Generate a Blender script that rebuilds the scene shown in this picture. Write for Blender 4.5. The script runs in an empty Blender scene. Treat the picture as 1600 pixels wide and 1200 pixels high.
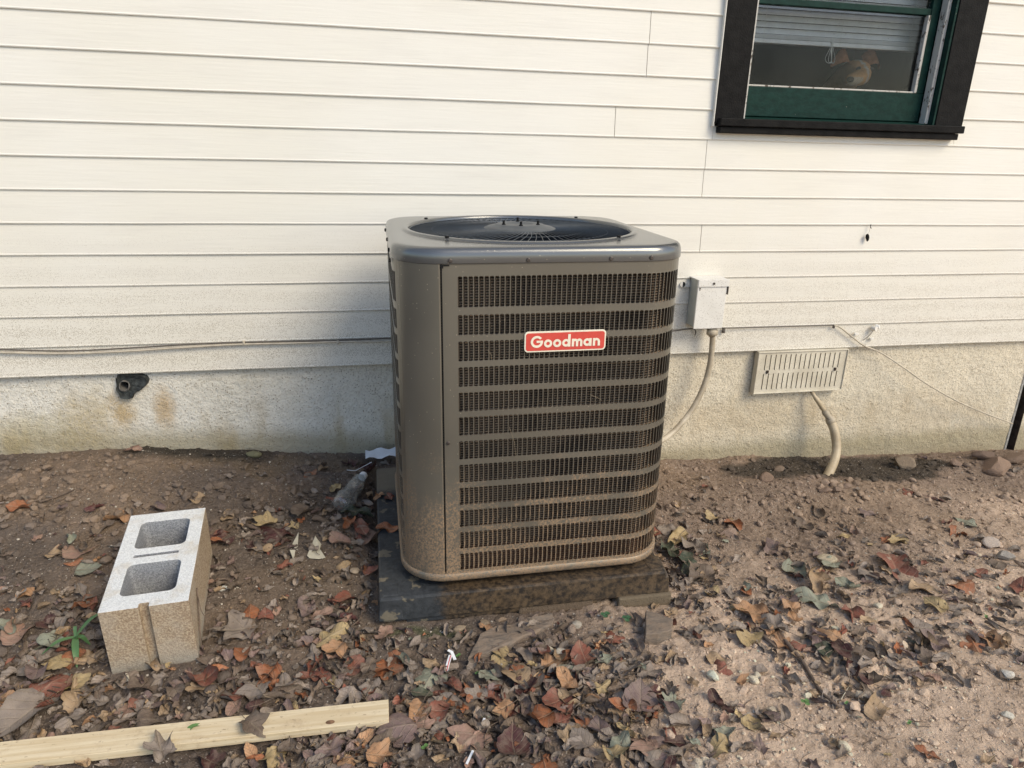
import bpy, bmesh, math, random
import numpy as np
from mathutils import Vector, Matrix, Euler
rnd = random.Random(7)
NR = np.random.RandomState(11)
S = bpy.context.scene
COL = S.collection

# ---------------------------------------------------------------- camera
PITCH, ROLL, YAW, FPX, CAMZ = .33099, -.02627, .21076, 1105.85, 1.25
def cam_rows():
    cy, sy = math.cos(YAW), math.sin(YAW)
    f0 = np.array([sy, cy, 0]); r0 = np.array([cy, -sy, 0]); u0 = np.array([0, 0, 1.])
    f = f0*math.cos(PITCH)-u0*math.sin(PITCH); d = -(u0*math.cos(PITCH)+f0*math.sin(PITCH))
    r2 = r0*math.cos(ROLL)+d*math.sin(ROLL); d2 = -r0*math.sin(ROLL)+d*math.cos(ROLL)
    return np.array([r2, d2, f])
CM = cam_rows()
cam = bpy.data.objects.new('camera', bpy.data.cameras.new('camera')); COL.objects.link(cam)
mw = Matrix.Identity(4)
for i in range(3):
    mw[i][0] = CM[0][i]; mw[i][1] = -CM[1][i]; mw[i][2] = -CM[2][i]
mw[2][3] = CAMZ
cam.matrix_world = mw
cam.data.sensor_width = 36; cam.data.lens = FPX/1600*36
cam.data.clip_start = .02; cam.data.clip_end = 600
S.camera = cam

# ---------------------------------------------------------------- light
SUN_EL, SUN_AZ = 42, 140          # azimuth clockwise from +y (the wall's normal looks to -y)
w = bpy.data.worlds.new('World'); S.world = w; w.use_nodes = True
nt = w.node_tree; nt.nodes.clear()
sky = nt.nodes.new('ShaderNodeTexSky'); sky.sky_type = 'NISHITA'; sky.sun_disc = False
sky.sun_elevation = math.radians(SUN_EL); sky.sun_rotation = math.radians(SUN_AZ)
sky.air_density = 1.0; sky.dust_density = 1.2; sky.ozone_density = 1.0
bg = nt.nodes.new('ShaderNodeBackground'); bg.inputs[1].default_value = .125
wo = nt.nodes.new('ShaderNodeOutputWorld')
nt.links.new(sky.outputs[0], bg.inputs[0]); nt.links.new(bg.outputs[0], wo.inputs[0])
sl = bpy.data.lights.new('sun', 'SUN'); sl.energy = 1.5; sl.angle = math.radians(28); sl.color = (1, .875, .66)
so = bpy.data.objects.new('sun', sl); COL.objects.link(so)
az, el = math.radians(SUN_AZ), math.radians(SUN_EL)
sd = Vector((math.sin(az)*math.cos(el), math.cos(az)*math.cos(el), math.sin(el)))
so.rotation_euler = sd.to_track_quat('Z', 'Y').to_euler(); so.location = (3, -3, 6)
S.view_settings.view_transform = 'Standard'; S.view_settings.look = 'None'
S.view_settings.gamma = 1; S.view_settings.use_curve_mapping = False
S.view_settings.exposure = .74

# ---------------------------------------------------------------- helpers
D = 2.55                                          # distance of the wall face
def ray(px, py):
    return CM.T @ np.array([(px-800)/FPX, (py-600)/FPX, 1.])
def wp(px, py, y=D):                              # point of the plane Y=y
    d = ray(px, py); t = y/d[1]; return Vector((d[0]*t, y, CAMZ+d[2]*t))
def zp(px, py, z):
    d = ray(px, py); t = (z-CAMZ)/d[2]; return Vector((d[0]*t, d[1]*t, z))
def prj(p):
    q = CM @ (np.array(p)-np.array([0, 0, CAMZ])); return 800+FPX*q[0]/q[2], 600+FPX*q[1]/q[2]

def _h(ix, iy, s):
    n = (ix.astype(np.int64)*374761393+iy.astype(np.int64)*668265263+s*974634777) & 0xffffffff
    n = ((n ^ (n >> 13))*1274126177) & 0xffffffff
    return ((n ^ (n >> 16)) & 0xffff)/65535.0
def vn(x, y, s=0):
    x = np.asarray(x, float); y = np.asarray(y, float)
    ix, iy = np.floor(x), np.floor(y); fx, fy = x-ix, y-iy
    fx = fx*fx*(3-2*fx); fy = fy*fy*(3-2*fy)
    a = _h(ix, iy, s); b = _h(ix+1, iy, s); c = _h(ix, iy+1, s); d = _h(ix+1, iy+1, s)
    return (a+(b-a)*fx)*(1-fy)+(c+(d-c)*fx)*fy
def fbm(x, y, s=0, o=4):
    r = 0; a = .5
    for i in range(o):
        r = r+a*(vn(x, y, s+i)-.5); x = x*2.03+5.1; y = y*2.03+1.7; a *= .5
    return r
def sstep(a, b, x):
    t = np.clip((x-a)/(b-a), 0, 1); return t*t*(3-2*t)

def mesh_np(name, v, f, smooth=False, cols=None, uvs=None):
    me = bpy.data.meshes.new(name); me.from_pydata([tuple(p) for p in v] if not isinstance(v, list) else v, [], f)
    if smooth: me.polygons.foreach_set('use_smooth', [True]*len(me.polygons))
    if cols is not None:
        a = me.color_attributes.new('Col', 'FLOAT_COLOR', 'POINT')
        c = np.ones((len(me.vertices), 4)); c[:, :3] = cols
        a.data.foreach_set('color', c.ravel())
    if uvs is not None:
        ul = me.uv_layers.new(name='UV'); li = np.zeros(len(me.loops), int); me.loops.foreach_get('vertex_index', li)
        ul.data.foreach_set('uv', np.asarray(uvs)[li].ravel())
    me.update(); return me
def link(name, me, mat=None, parent=None, smooth=None):
    o = bpy.data.objects.new(name, me); COL.objects.link(o)
    if mat is not None and me is not None:
        if not me.materials: me.materials.append(mat)
    if parent is not None: o.parent = parent
    return o
def tag(o, label=None, cat=None, group=None, kind=None):
    if label: o['label'] = label
    if cat: o['category'] = cat
    if group: o['group'] = group
    if kind: o['kind'] = kind
    return o
def empty(name, loc, label, cat, group=None, rot=(0, 0, 0)):
    o = bpy.data.objects.new(name, None); COL.objects.link(o); o.location = loc; o.rotation_euler = rot
    o.empty_display_size = .1
    return tag(o, label, cat, group)

class MB:
    def __init__(s): s.v = []; s.f = []; s.c = []
    def add(s, v, f, col=None):
        n = len(s.v); s.v += [tuple(p) for p in v]; s.f += [tuple(i+n for i in q) for q in f]
        if col is not None: s.c += [col]*len(v)
        return s
    def box(s, x0, x1, y0, y1, z0, z1, m=None):
        v = [(x, y, z) for z in (z0, z1) for x, y in ((x0, y0), (x1, y0), (x1, y1), (x0, y1))]
        if m is not None: v = [m @ Vector(p) for p in v]
        return s.add(v, [(3, 2, 1, 0), (4, 5, 6, 7), (0, 1, 5, 4), (1, 2, 6, 5), (2, 3, 7, 6), (3, 0, 4, 7)])
    def tube(s, pts, r, n=8, cap=True):
        pts = [Vector(p) for p in pts]; k = len(pts); rr = r if hasattr(r, '__len__') else [r]*k
        up = None; rings = []
        for i, p in enumerate(pts):
            t = (pts[min(i+1, k-1)]-pts[max(i-1, 0)]).normalized()
            if up is None:
                up = Vector((0, 0, 1)) if abs(t.z) < .9 else Vector((1, 0, 0))
            a = t.cross(up).normalized(); b = a.cross(t).normalized(); up = b
            rings.append([p+(a*math.cos(2*math.pi*j/n)+b*math.sin(2*math.pi*j/n))*rr[i] for j in range(n)])
        v = [q for rg in rings for q in rg]
        f = [(i*n+j, i*n+(j+1) % n, (i+1)*n+(j+1) % n, (i+1)*n+j) for i in range(k-1) for j in range(n)]
        if cap: f += [tuple(range(n))[::-1], tuple((k-1)*n+j for j in range(n))]
        return s.add(v, f)
    def build(s, name, mat, parent=None, smooth=False, bevel=0, seg=2):
        me = mesh_np(name, list(s.v), s.f, smooth, np.array(s.c) if len(s.c) == len(s.v) and s.c else None)
        bm = bmesh.new(); bm.from_mesh(me); bmesh.ops.recalc_face_normals(bm, faces=bm.faces)
        bm.to_mesh(me); bm.free()
        if bevel:
            bm = bmesh.new(); bm.from_mesh(me)
            bmesh.ops.bevel(bm, geom=[e for e in bm.edges if e.calc_face_angle(0) > .5], offset=bevel, segments=seg, affect='EDGES', profile=.5)
            bm.to_mesh(me); bm.free()
        return link(name, me, mat, parent)
def spline(pts, n=8):
    P = [Vector(p) for p in pts]; P = [P[0]*2-P[1]]+P+[P[-1]*2-P[-2]]; o = []
    for i in range(1, len(P)-2):
        for k in range(n):
            t = k/n; a, b, c, d = P[i-1], P[i], P[i+1], P[i+2]
            o.append(.5*((2*b)+(c-a)*t+(2*a-5*b+4*c-d)*t*t+(3*b-a-3*c+d)*t**3))
    o.append(P[-2]); return o
def evalmesh(o, name):
    dg = bpy.context.evaluated_depsgraph_get(); dg.update()
    me = bpy.data.meshes.new_from_object(o.evaluated_get(dg)); me.name = name; return me

# ---------------------------------------------------------------- materials
class NT:
    def __init__(s, name):
        s.m = bpy.data.materials.new(name); s.m.use_nodes = True; s.t = s.m.node_tree; s.n = s.t.nodes
        s.n.clear(); s.out = s.n.new('ShaderNodeOutputMaterial'); s.b = s.n.new('ShaderNodeBsdfPrincipled')
        s.t.links.new(s.b.outputs[0], s.out.inputs[0]); s.tc = s.n.new('ShaderNodeTexCoord'); s.geo = s.n.new('ShaderNodeNewGeometry')
    def L(s, a, b): s.t.links.new(a, b)
    def noise(s, scale, vec=None, det=4, rough=.55, dist=0):
        n = s.n.new('ShaderNodeTexNoise'); n.inputs['Scale'].default_value = scale; n.inputs['Detail'].default_value = det
        n.inputs['Roughness'].default_value = rough; n.inputs['Distortion'].default_value = dist
        s.L(vec if vec is not None else s.geo.outputs['Position'], n.inputs['Vector']); return n.outputs['Fac']
    def voro(s, scale, vec=None, feat='F1'):
        n = s.n.new('ShaderNodeTexVoronoi'); n.inputs['Scale'].default_value = scale; n.feature = feat
        s.L(vec if vec is not None else s.geo.outputs['Position'], n.inputs['Vector']); return n
    def map(s, v, scale=(1, 1, 1), loc=(0, 0, 0), rot=(0, 0, 0)):
        n = s.n.new('ShaderNodeMapping'); n.inputs['Scale'].default_value = scale; n.inputs['Location'].default_value = loc
        n.inputs['Rotation'].default_value = rot; s.L(v, n.inputs['Vector']); return n.outputs[0]
    def ramp(s, v, a, b, lo=0., hi=1.):
        n = s.n.new('ShaderNodeMapRange'); n.inputs[1].default_value = a; n.inputs[2].default_value = b
        n.inputs[3].default_value = lo; n.inputs[4].default_value = hi; n.interpolation_type = 'SMOOTHSTEP'; s.L(v, n.inputs[0]); return n.outputs[0]
    def math(s, op, a, b=None):
        n = s.n.new('ShaderNodeMath'); n.operation = op
        for i, x in enumerate((a, b)):
            if x is None: continue
            if isinstance(x, (int, float)): n.inputs[i].default_value = x
            else: s.L(x, n.inputs[i])
        return n.outputs[0]
    def mix(s, fac, a, b, mode='MIX'):
        n = s.n.new('ShaderNodeMix'); n.data_type = 'RGBA'; n.blend_type = mode
        for k, x in ((0, fac), (6, a), (7, b)):
            if isinstance(x, (int, float)): n.inputs[k].default_value = x
            elif isinstance(x, tuple): n.inputs[k].default_value = (*x, 1)
            else: s.L(x, n.inputs[k])
        return n.outputs[2]
    def xyz(s, v):
        n = s.n.new('ShaderNodeSeparateXYZ'); s.L(v, n.inputs[0]); return n.outputs
    def bump(s, h, dist=.002, st=1., prev=None):
        n = s.n.new('ShaderNodeBump'); n.inputs['Distance'].default_value = dist; n.inputs['Strength'].default_value = st
        s.L(h, n.inputs['Height'])
        if prev is not None: s.L(prev, n.inputs['Normal'])
        return n.outputs[0]
    def fin(s, col=None, rough=None, normal=None, **kw):
        B = s.b.inputs
        for k, x in (('Base Color', col), ('Roughness', rough)):
            if x is None: continue
            if isinstance(x, tuple): B[k].default_value = (*x, 1)
            elif isinstance(x, (int, float)): B[k].default_value = x
            else: s.L(x, B[k])
        if normal is not None: s.L(normal, B['Normal'])
        for k, x in kw.items(): B[k.replace('_', ' ')].default_value = x
        return s.m
def simple(name, col, rough=.6, var=.15, sc=40, bump=.0006, spec=.4, **kw):
    t = NT(name); n = t.noise(sc, t.tc.outputs['Object']); c2 = tuple(c*(1-var) for c in col)
    c1 = tuple(min(1, c*(1+var)) for c in col)
    col_ = t.mix(t.ramp(n, .3, .7), c2, c1); nb = t.bump(t.noise(sc*6, t.tc.outputs['Object']), bump, 1)
    return t.fin(col_, rough, nb, Specular_IOR_Level=spec, **kw)

M = {}
# siding: cream paint, faint wood grain, splashed dirt that gets denser low down
t = NT('siding_paint'); pos = t.geo.outputs['Position']; X, Y, Z = t.xyz(pos)
grain = t.noise(60, t.map(pos, (.12, 1, 2.2)), 5, .6); big = t.noise(1.7, pos, 3)
base = t.mix(t.ramp(big, .35, .7), (.785, .755, .665), (.805, .78, .705))
base = t.mix(t.ramp(t.noise(7, t.map(pos, (.5, 1, 3))), .45, .75, 0, .25), base, (.66, .63, .57))
low = t.ramp(Z, .45, 1.25, 1, 0)
sp = t.voro(260, pos); spn = t.noise(22, pos, 3)
th = t.math('MULTIPLY', t.math('ADD', t.math('MULTIPLY', low, .30), .035), t.ramp(spn, .3, .65, .45, 1.15))
hitc = t.xyz(sp.outputs['Color'])[0]
dot = t.math('LESS_THAN', sp.outputs['Distance'], th)
sel = t.math('GREATER_THAN', t.math('ADD', hitc, t.math('MULTIPLY', low, .42)), .93)
dot = t.math('MULTIPLY', dot, sel)
sp2 = t.voro(330, pos); d2 = t.math('MULTIPLY', t.math('LESS_THAN', sp2.outputs['Distance'], t.math('MULTIPLY', low, .46)), t.math('GREATER_THAN', t.xyz(sp2.outputs['Color'])[1], .45))
sp3 = t.voro(28, pos); d3 = t.math('MULTIPLY', t.math('LESS_THAN', sp3.outputs['Distance'], .055), t.math('GREATER_THAN', t.xyz(sp3.outputs['Color'])[1], .8))
c = t.mix(t.math('MULTIPLY', low, .30), base, (.60, .54, .43))
c = t.mix(t.math('MULTIPLY', d2, .62), c, (.33, .28, .20)); c = t.mix(t.math('MULTIPLY', dot, .62), c, (.22, .18, .12))
c = t.mix(t.math('MULTIPLY', d3, .8), c, (.10, .085, .07))
M['siding'] = t.fin(c, .6, t.bump(grain, .0010, .7), Specular_IOR_Level=.2)
M['trim_white'] = simple('cream_trim_paint', (.72, .69, .62), .55, .08, 30, .0005)

# foundation: rough rendered masonry with rust and algae stains of its own
t = NT('foundation_render'); pos = t.geo.outputs['Position']; X, Y, Z = t.xyz(pos)
n1 = t.noise(3.1, pos, 5); n2 = t.noise(120, pos, 4, .7); n3 = t.noise(38, pos, 4, .65)
c = t.mix(t.ramp(X, -.6, 1.0), (.74, .71, .63), (.72, .645, .50))
c = t.mix(t.ramp(n1, .4, .75, 0, .45), c, (.56, .52, .42))
st = t.noise(3.2, t.map(pos, (2.2, 1, .7), (1.3, 0, 0)), 4)
c = t.mix(t.math('MULTIPLY', t.math('MULTIPLY', t.ramp(st, .50, .68, 0, .75), t.ramp(X, -.2, .5, 1, .25)), t.ramp(Z, .15, .42, 1, .0)), c, (.42, .31, .15))
for (cx_, cz_, rx_, rz_, a_, cc_) in ((-.985, .27, .10, .13, .75, (.43, .34, .18)), (-.862, .305, .045, .085, .85, (.46, .33, .16)), (-.725, .31, .040, .090, .8, (.45, .31, .15)), (-1.15, .25, .16, .07, .5, (.42, .36, .19)), (1.62, .14, .5, .10, .45, (.50, .38, .22)), (2.4, .10, .5, .14, .4, (.47, .36, .22))):
    dx_ = t.math('POWER', t.math('DIVIDE', t.math('SUBTRACT', X, cx_), rx_), 2); dz_ = t.math('POWER', t.math('DIVIDE', t.math('SUBTRACT', Z, cz_), rz_), 2)
    dd_ = t.math('ADD', t.math('ADD', dx_, dz_), t.math('ADD', t.math('MULTIPLY', t.math('SUBTRACT', t.noise(13, pos, 6, .7), .5), 2.8), t.math('MULTIPLY', t.math('SUBTRACT', n2, .5), 2.2)))
    c = t.mix(t.ramp(dd_, -.5, 1.6, a_, 0), c, cc_)
hz = t.math('ADD', Z, t.math('MULTIPLY', n1, .10)); edge = t.ramp(X, -1.0, 1.4, .235, .035)
alg = t.ramp(t.math('SUBTRACT', hz, edge), .0, .09, .7, 0)
c = t.mix(alg, c, (.30, .25, .14))
sp = t.voro(165, pos); dot = t.math('MULTIPLY', t.math('LESS_THAN', sp.outputs['Distance'], .38), t.math('GREATER_THAN', t.xyz(sp.outputs['Color'])[0], t.ramp(X, -.6, .6, .80, .58)))
c = t.mix(t.math('MULTIPLY', dot, t.ramp(n3, .35, .65, .25, .9)), c, (.24, .195, .13))
c = t.mix(t.ramp(n2, .52, .66, 0, .5), c, (.36, .30, .21))
h = t.math('ADD', t.math('MULTIPLY', n3, 1.4), t.math('MULTIPLY', n2, .7))
M['found'] = t.fin(c, .92, t.bump(h, .006, 1), Specular_IOR_Level=.2)

# painted steel of the condenser with dust splashed from below
def steel(name, base, metal=.35, rough=.36, splash=1.):
    t = NT(name); ob = t.tc.outputs['Object']; X, Y, Z = t.xyz(ob)
    n = t.noise(3, ob, 4); c = t.mix(t.ramp(n, .3, .7), tuple(b*.9 for b in base), tuple(b*1.08 for b in base))
    zz = t.math('ADD', Z, t.math('MULTIPLY', t.noise(5, t.map(ob, (1, 1, .35)), 4), -.30))
    low = t.ramp(zz, -.16, .30, 1, 0)
    fine = t.noise(190, ob, 6, .85); blot = t.noise(16, t.map(ob, (1, 1, .5)), 4, .6)
    m = t.math('MULTIPLY', t.ramp(t.math('ADD', fine, t.math('MULTIPLY', low, .075)), .525, .60), t.ramp(t.math('ADD', blot, t.math('MULTIPLY', low, .22)), .48, .66))
    m = t.math('MULTIPLY', t.math('MULTIPLY', m, t.ramp(low, 0, .4)), splash)
    film = t.math('MULTIPLY', t.ramp(low, 0, 1, .04, .26), splash)
    c = t.mix(film, c, (.235, .195, .145)); c = t.mix(m, c, (.38, .265, .165))
    sp = t.voro(120, ob); d = t.math('MULTIPLY', t.math('LESS_THAN', sp.outputs['Distance'], .16), t.math('GREATER_THAN', t.xyz(sp.outputs['Color'])[0], .9))
    c = t.mix(t.math('MULTIPLY', d, .6), c, (.5, .44, .34))
    r = t.math('ADD', t.math('MULTIPLY', t.math('MAXIMUM', m, film), .45), rough)
    return t.fin(c, r, t.bump(t.noise(700, ob, 2), .00025, .6), Metallic=metal, Specular_IOR_Level=.5)
M['steel'] = steel('grey_enamel_steel', (.18, .168, .138), .5, .28)
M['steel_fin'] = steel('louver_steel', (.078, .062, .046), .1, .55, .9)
M['cap'] = steel('top_cap_steel', (.165, .168, .165), .6, .20, 0)
# coil
t = NT('coil_fins'); ob = t.tc.outputs['Object']; X, Y, Z = t.xyz(ob)
wv = t.math('SINE', t.math('MULTIPLY', Z, 6.2832/.0068)); vf = t.math('SINE', t.math('MULTIPLY', t.math('ADD', X, Y), 6.2832/.0028))
c = t.mix(t.ramp(wv, -.3, .8), (.10, .072, .046), (.60, .43, .28)); c = t.mix(t.ramp(vf, 0, 1, 0, .5), c, (.02, .015, .01))
c = t.mix(t.ramp(t.noise(9, ob), .45, .7, 0, .7), c, (.04, .03, .024)); c = t.mix(t.ramp(Z, .02, .14, .65, 0), c, (.22, .11, .06))
M['coil'] = t.fin(c, .7, t.bump(wv, .001, .6), Metallic=.25)
M['black_metal'] = simple('dark_fan_metal', (.010, .014, .020), .5, .2, 20, .0002, .3, Metallic=.2)
M['blade'] = simple('fan_blade_metal', (.010, .018, .028), .34, .2, 12, .0002, .6, Metallic=.6)
M['wire'] = simple('grille_wire_enamel', (.045, .055, .066), .4, .1, 30, .0002, .3, Metallic=.1)
M['hub'] = simple('hub_enamel', (.085, .092, .095), .5, .1, 30, .0002, .3)
M['screw'] = simple('dull_screw_metal', (.09, .075, .065), .45, .2, 200, .0003, .5, Metallic=.6)
M['red'] = simple('red_badge_enamel', (.62, .075, .055), .4, .05, 60, .0001)
M['cream'] = simple('cream_badge_enamel', (.82, .76, .60), .4, .04, 60, .0001)
# pad: dark plastic with brown dirt stain
t = NT('pad_plastic'); ob = t.tc.outputs['Object']; X, Y, Z = t.xyz(ob)
n = t.noise(7, ob, 5, .65); n2 = t.noise(60, ob, 5, .7)
c = t.mix(t.ramp(n2, .3, .7), (.020, .023, .026), (.042, .047, .052))
mid = t.math('MULTIPLY', t.ramp(X, -.34, -.20), t.ramp(X, .45, .33))
brn = t.math('MULTIPLY', t.ramp(t.math('ADD', n, t.math('MULTIPLY', mid, .5)), .62, .85), 1.)
c = t.mix(brn, c, t.mix(t.ramp(n2, .35, .65), (.018, .013, .009), (.105, .070, .038)))
c = t.mix(t.ramp(t.math('ADD', t.noise(14, t.map(ob, loc=(3, 1, 0)), 5, .6), t.math('MULTIPLY', mid, -.25)), .56, .60, 0, .8), c, (.17, .145, .10))
c = t.mix(t.math('MULTIPLY', t.ramp(Y, .18, .26), t.ramp(Z, -.03, -.015)), c, (.17, .145, .105))
M['pad'] = t.fin(c, t.ramp(n, .3, .7, .45, .8), t.bump(n2, .002, .8))
# concrete block
t = NT('concrete_block'); ob = t.tc.outputs['Object']; X, Y, Z = t.xyz(ob); N3 = t.xyz(t.tc.outputs['Normal'])
n = t.noise(230, ob, 4, .7); n2 = t.noise(14, ob, 4)
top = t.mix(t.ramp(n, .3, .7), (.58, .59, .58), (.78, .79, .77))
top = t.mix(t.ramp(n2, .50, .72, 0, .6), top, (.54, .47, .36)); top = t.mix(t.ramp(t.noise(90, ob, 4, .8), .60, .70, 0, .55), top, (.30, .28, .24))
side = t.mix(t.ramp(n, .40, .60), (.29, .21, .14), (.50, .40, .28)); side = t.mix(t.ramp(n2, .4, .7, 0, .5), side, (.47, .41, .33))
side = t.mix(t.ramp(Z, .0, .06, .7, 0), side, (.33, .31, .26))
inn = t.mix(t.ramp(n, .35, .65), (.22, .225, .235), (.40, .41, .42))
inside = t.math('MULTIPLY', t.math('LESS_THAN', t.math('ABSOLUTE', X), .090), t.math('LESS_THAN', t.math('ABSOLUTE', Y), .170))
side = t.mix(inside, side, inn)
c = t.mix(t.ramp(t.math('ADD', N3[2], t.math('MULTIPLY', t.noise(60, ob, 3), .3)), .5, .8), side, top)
M['block'] = t.fin(c, .95, t.bump(t.math('ADD', n, t.noise(70, ob, 4, .7)), .0028, 1), Specular_IOR_Level=.15)
# pine
t = NT('pale_pine'); ob = t.tc.outputs['Object']; X, Y, Z = t.xyz(ob)
g = t.noise(12, t.map(ob, (.35, 9, 9)), 5, .6, .4)
c = t.mix(t.ramp(g, .35, .65), (.58, .46, .28), (.70, .59, .40)); c = t.mix(t.ramp(t.noise(22, ob, 6, .75), .52, .72, 0, .55), c, (.42, .31, .19)); c = t.mix(t.ramp(t.noise(140, t.map(ob, (.4, 1, 1)), 3, .7), .62, .70, 0, .6), c, (.25, .17, .10))
M['pine'] = t.fin(c, .7, t.bump(g, .0012, .7))
M['knot'] = simple('pine_knot', (.20, .11, .06), .7, .4, 90, .001)
M['black_wood'] = simple('black_painted_wood', (.008, .0075, .007), .6, .4, 30, .0015, .12)
t = NT('green_sash_paint'); pos = t.geo.outputs['Position']
n = t.noise(30, t.map(pos, (1, 1, 1.5)), 5, .65); fl = t.ramp(t.noise(46, t.map(pos, (1, 1, .6)), 5, .75), .69, .72)
c = t.mix(t.ramp(n, .3, .7), (.003, .021, .016), (.007, .036, .028)); c = t.mix(fl, c, (.45, .42, .36))
M['green'] = t.fin(c, .5, t.bump(t.math('ADD', n, t.math('MULTIPLY', fl, -.5)), .0015, .8), Specular_IOR_Level=.15)
t = NT('flaking_white_paint'); pos = t.geo.outputs['Position']
fl = t.ramp(t.noise(55, t.map(pos, (1, 1, .5)), 5, .75), .56, .60)
c = t.mix(fl, (.52, .50, .45), (.09, .07, .05)); M['flaky'] = t.fin(c, .7, t.bump(fl, .001, -.8))
M['blind'] = simple('white_vinyl_slat', (.86, .86, .86), .45, .05, 20, .0002)
M['cord'] = simple('white_cord', (.75, .74, .70), .7, .05)
M['room'] = simple('dark_room_wall', (.045, .042, .038), .8, .3, 3, .001)
M['roomfloor'] = simple('dark_room_floor', (.05, .04, .03), .7, .3, 3, .001)
# dusty glass
t = NT('dusty_glass'); pos = t.geo.outputs['Position']
tr = t.n.new('ShaderNodeBsdfTransparent'); tr.inputs[0].default_value = (.96, .975, .965, 1)
gl = t.n.new('ShaderNodeBsdfGlossy'); gl.inputs['Roughness'].default_value = .03; gl.inputs[0].default_value = (.14, .14, .14, 1)
df = t.n.new('ShaderNodeBsdfDiffuse'); df.inputs[0].default_value = (.26, .27, .24, 1)
fr = t.n.new('ShaderNodeFresnel'); fr.inputs[0].default_value = 1.5
m1 = t.n.new('ShaderNodeMixShader'); t.L(fr.outputs[0], m1.inputs[0]); t.L(tr.outputs[0], m1.inputs[1]); t.L(gl.outputs[0], m1.inputs[2])
m2 = t.n.new('ShaderNodeMixShader'); spot = t.voro(60, pos)
dd = t.math('MULTIPLY', t.math('LESS_THAN', spot.outputs['Distance'], .08), t.math('GREATER_THAN', t.xyz(spot.outputs['Color'])[0], .85))
fac = t.math('MAXIMUM', t.ramp(t.noise(9, t.map(pos, (1, 1, .7)), 5, .65), .3, .75, .01, .06), t.math('MULTIPLY', dd, .7))
t.L(fac, m2.inputs[0]); t.L(m1.outputs[0], m2.inputs[1]); t.L(df.outputs[0], m2.inputs[2]); t.L(m2.outputs[0], t.out.inputs[0])
M['glass'] = t.m
t = NT('clear_plastic'); tr = t.n.new('ShaderNodeBsdfTransparent'); tr.inputs[0].default_value = (.90, .91, .90, 1)
gl = t.n.new('ShaderNodeBsdfGlossy'); gl.inputs['Roughness'].default_value = .08
lw = t.n.new('ShaderNodeLayerWeight'); lw.inputs[0].default_value = .35
nb = t.bump(t.noise(60, t.tc.outputs['Object'], 3), .003, 1); t.L(nb, gl.inputs['Normal']); t.L(nb, lw.inputs['Normal'])
m1 = t.n.new('ShaderNodeMixShader'); t.L(t.ramp(lw.outputs['Facing'], .0, 1., .10, .65), m1.inputs[0]); t.L(tr.outputs[0], m1.inputs[1]); t.L(gl.outputs[0], m1.inputs[2])
df = t.n.new('ShaderNodeBsdfDiffuse'); df.inputs[0].default_value = (.6, .6, .56, 1)
m2 = t.n.new('ShaderNodeMixShader'); m2.inputs[0].default_value = .13; t.L(m1.outputs[0], m2.inputs[1]); t.L(df.outputs[0], m2.inputs[2]); t.L(m2.outputs[0], t.out.inputs[0])
M['bottle'] = t.m
def dirty_paint(name, a, b, spk=.5):
    t = NT(name); pos = t.geo.outputs['Position']
    c = t.mix(t.ramp(t.noise(14, pos, 4), .35, .7), a, b)
    sp = t.voro(240, pos); d = t.math('MULTIPLY', t.math('LESS_THAN', sp.outputs['Distance'], .33), t.math('GREATER_THAN', t.xyz(sp.outputs['Color'])[0], 1-spk*.5))
    c = t.mix(t.math('MULTIPLY', d, .6), c, (.24, .20, .14))
    return t.fin(c, .5, t.bump(t.noise(90, pos, 3), .0005, .6))
M['boxcover'] = dirty_paint('cream_box_enamel', (.70, .68, .62), (.76, .74, .68))
M['boxside'] = dirty_paint('grey_box_enamel', (.36, .37, .33), (.42, .43, .39), .2)
M['vent'] = dirty_paint('cream_vent_paint', (.55, .50, .39), (.66, .61, .49))
M['conduit'] = dirty_paint('dirty_conduit', (.36, .30, .21), (.56, .49, .37), .8)
M['pipe'] = dirty_paint('painted_pipe', (.36, .28, .17), (.50, .41, .27), .8)
M['cable'] = simple('beige_cable_jacket', (.50, .44, .34), .55, .15, 30, .0003)
M['darkcable'] = simple('dark_cable_jacket', (.10, .085, .07), .55, .2, 30, .0003)
M['mortar'] = simple('dark_broken_mortar', (.045, .050, .048), .95, .5, 60, .004)
M['mortar2'] = simple('grey_mortar', (.36, .35, .32), .95, .25, 90, .003)
M['pipe_clay'] = simple('stained_clay', (.15, .14, .125), .9, .35, 70, .001)
M['void'] = simple('black_and_gap_shade', (.006, .006, .006), .95, .1)  # near-black: darkness of gaps and cavities put into colour; also black hardware, husk
M['rustwood'] = simple('dark_rusty_edge', (.045, .032, .024), .8, .5, 50, .001)

# leaf: colour from the mesh, veins in UV space, blotches
t = NT('dead_leaf'); at = t.n.new('ShaderNodeAttribute'); at.attribute_name = 'Col'; uv = t.tc.outputs['UV']
U, V, _ = t.xyz(uv); au = t.math('ABSOLUTE', U)
mid = t.ramp(au, .0, .035, 1, 0)
sv = t.math('ABSOLUTE', t.math('SUBTRACT', t.math('FRACT', t.math('MULTIPLY', t.math('SUBTRACT', V, t.math('MULTIPLY', au, .9)), 5.5)), .5))
side = t.ramp(sv, .0, .10, .8, 0); vein = t.math('MAXIMUM', mid, side)
ob = t.geo.outputs['Position']; n1 = t.noise(42, ob, 5, .65); n2 = t.noise(320, ob, 3, .7)
c = t.mix(t.ramp(n1, .38, .68, 0, .55), at.outputs['Color'], t.mix(.5, at.outputs['Color'], (.30, .24, .17)))
c = t.mix(t.ramp(n1, .30, .40, .40, 0), c, (.06, .04, .03)); c = t.mix(t.math('MULTIPLY', vein, .28), c, (.34, .27, .18))
c = t.mix(t.ramp(n2, .56, .70, 0, .4), c, (.07, .05, .035))
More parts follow.
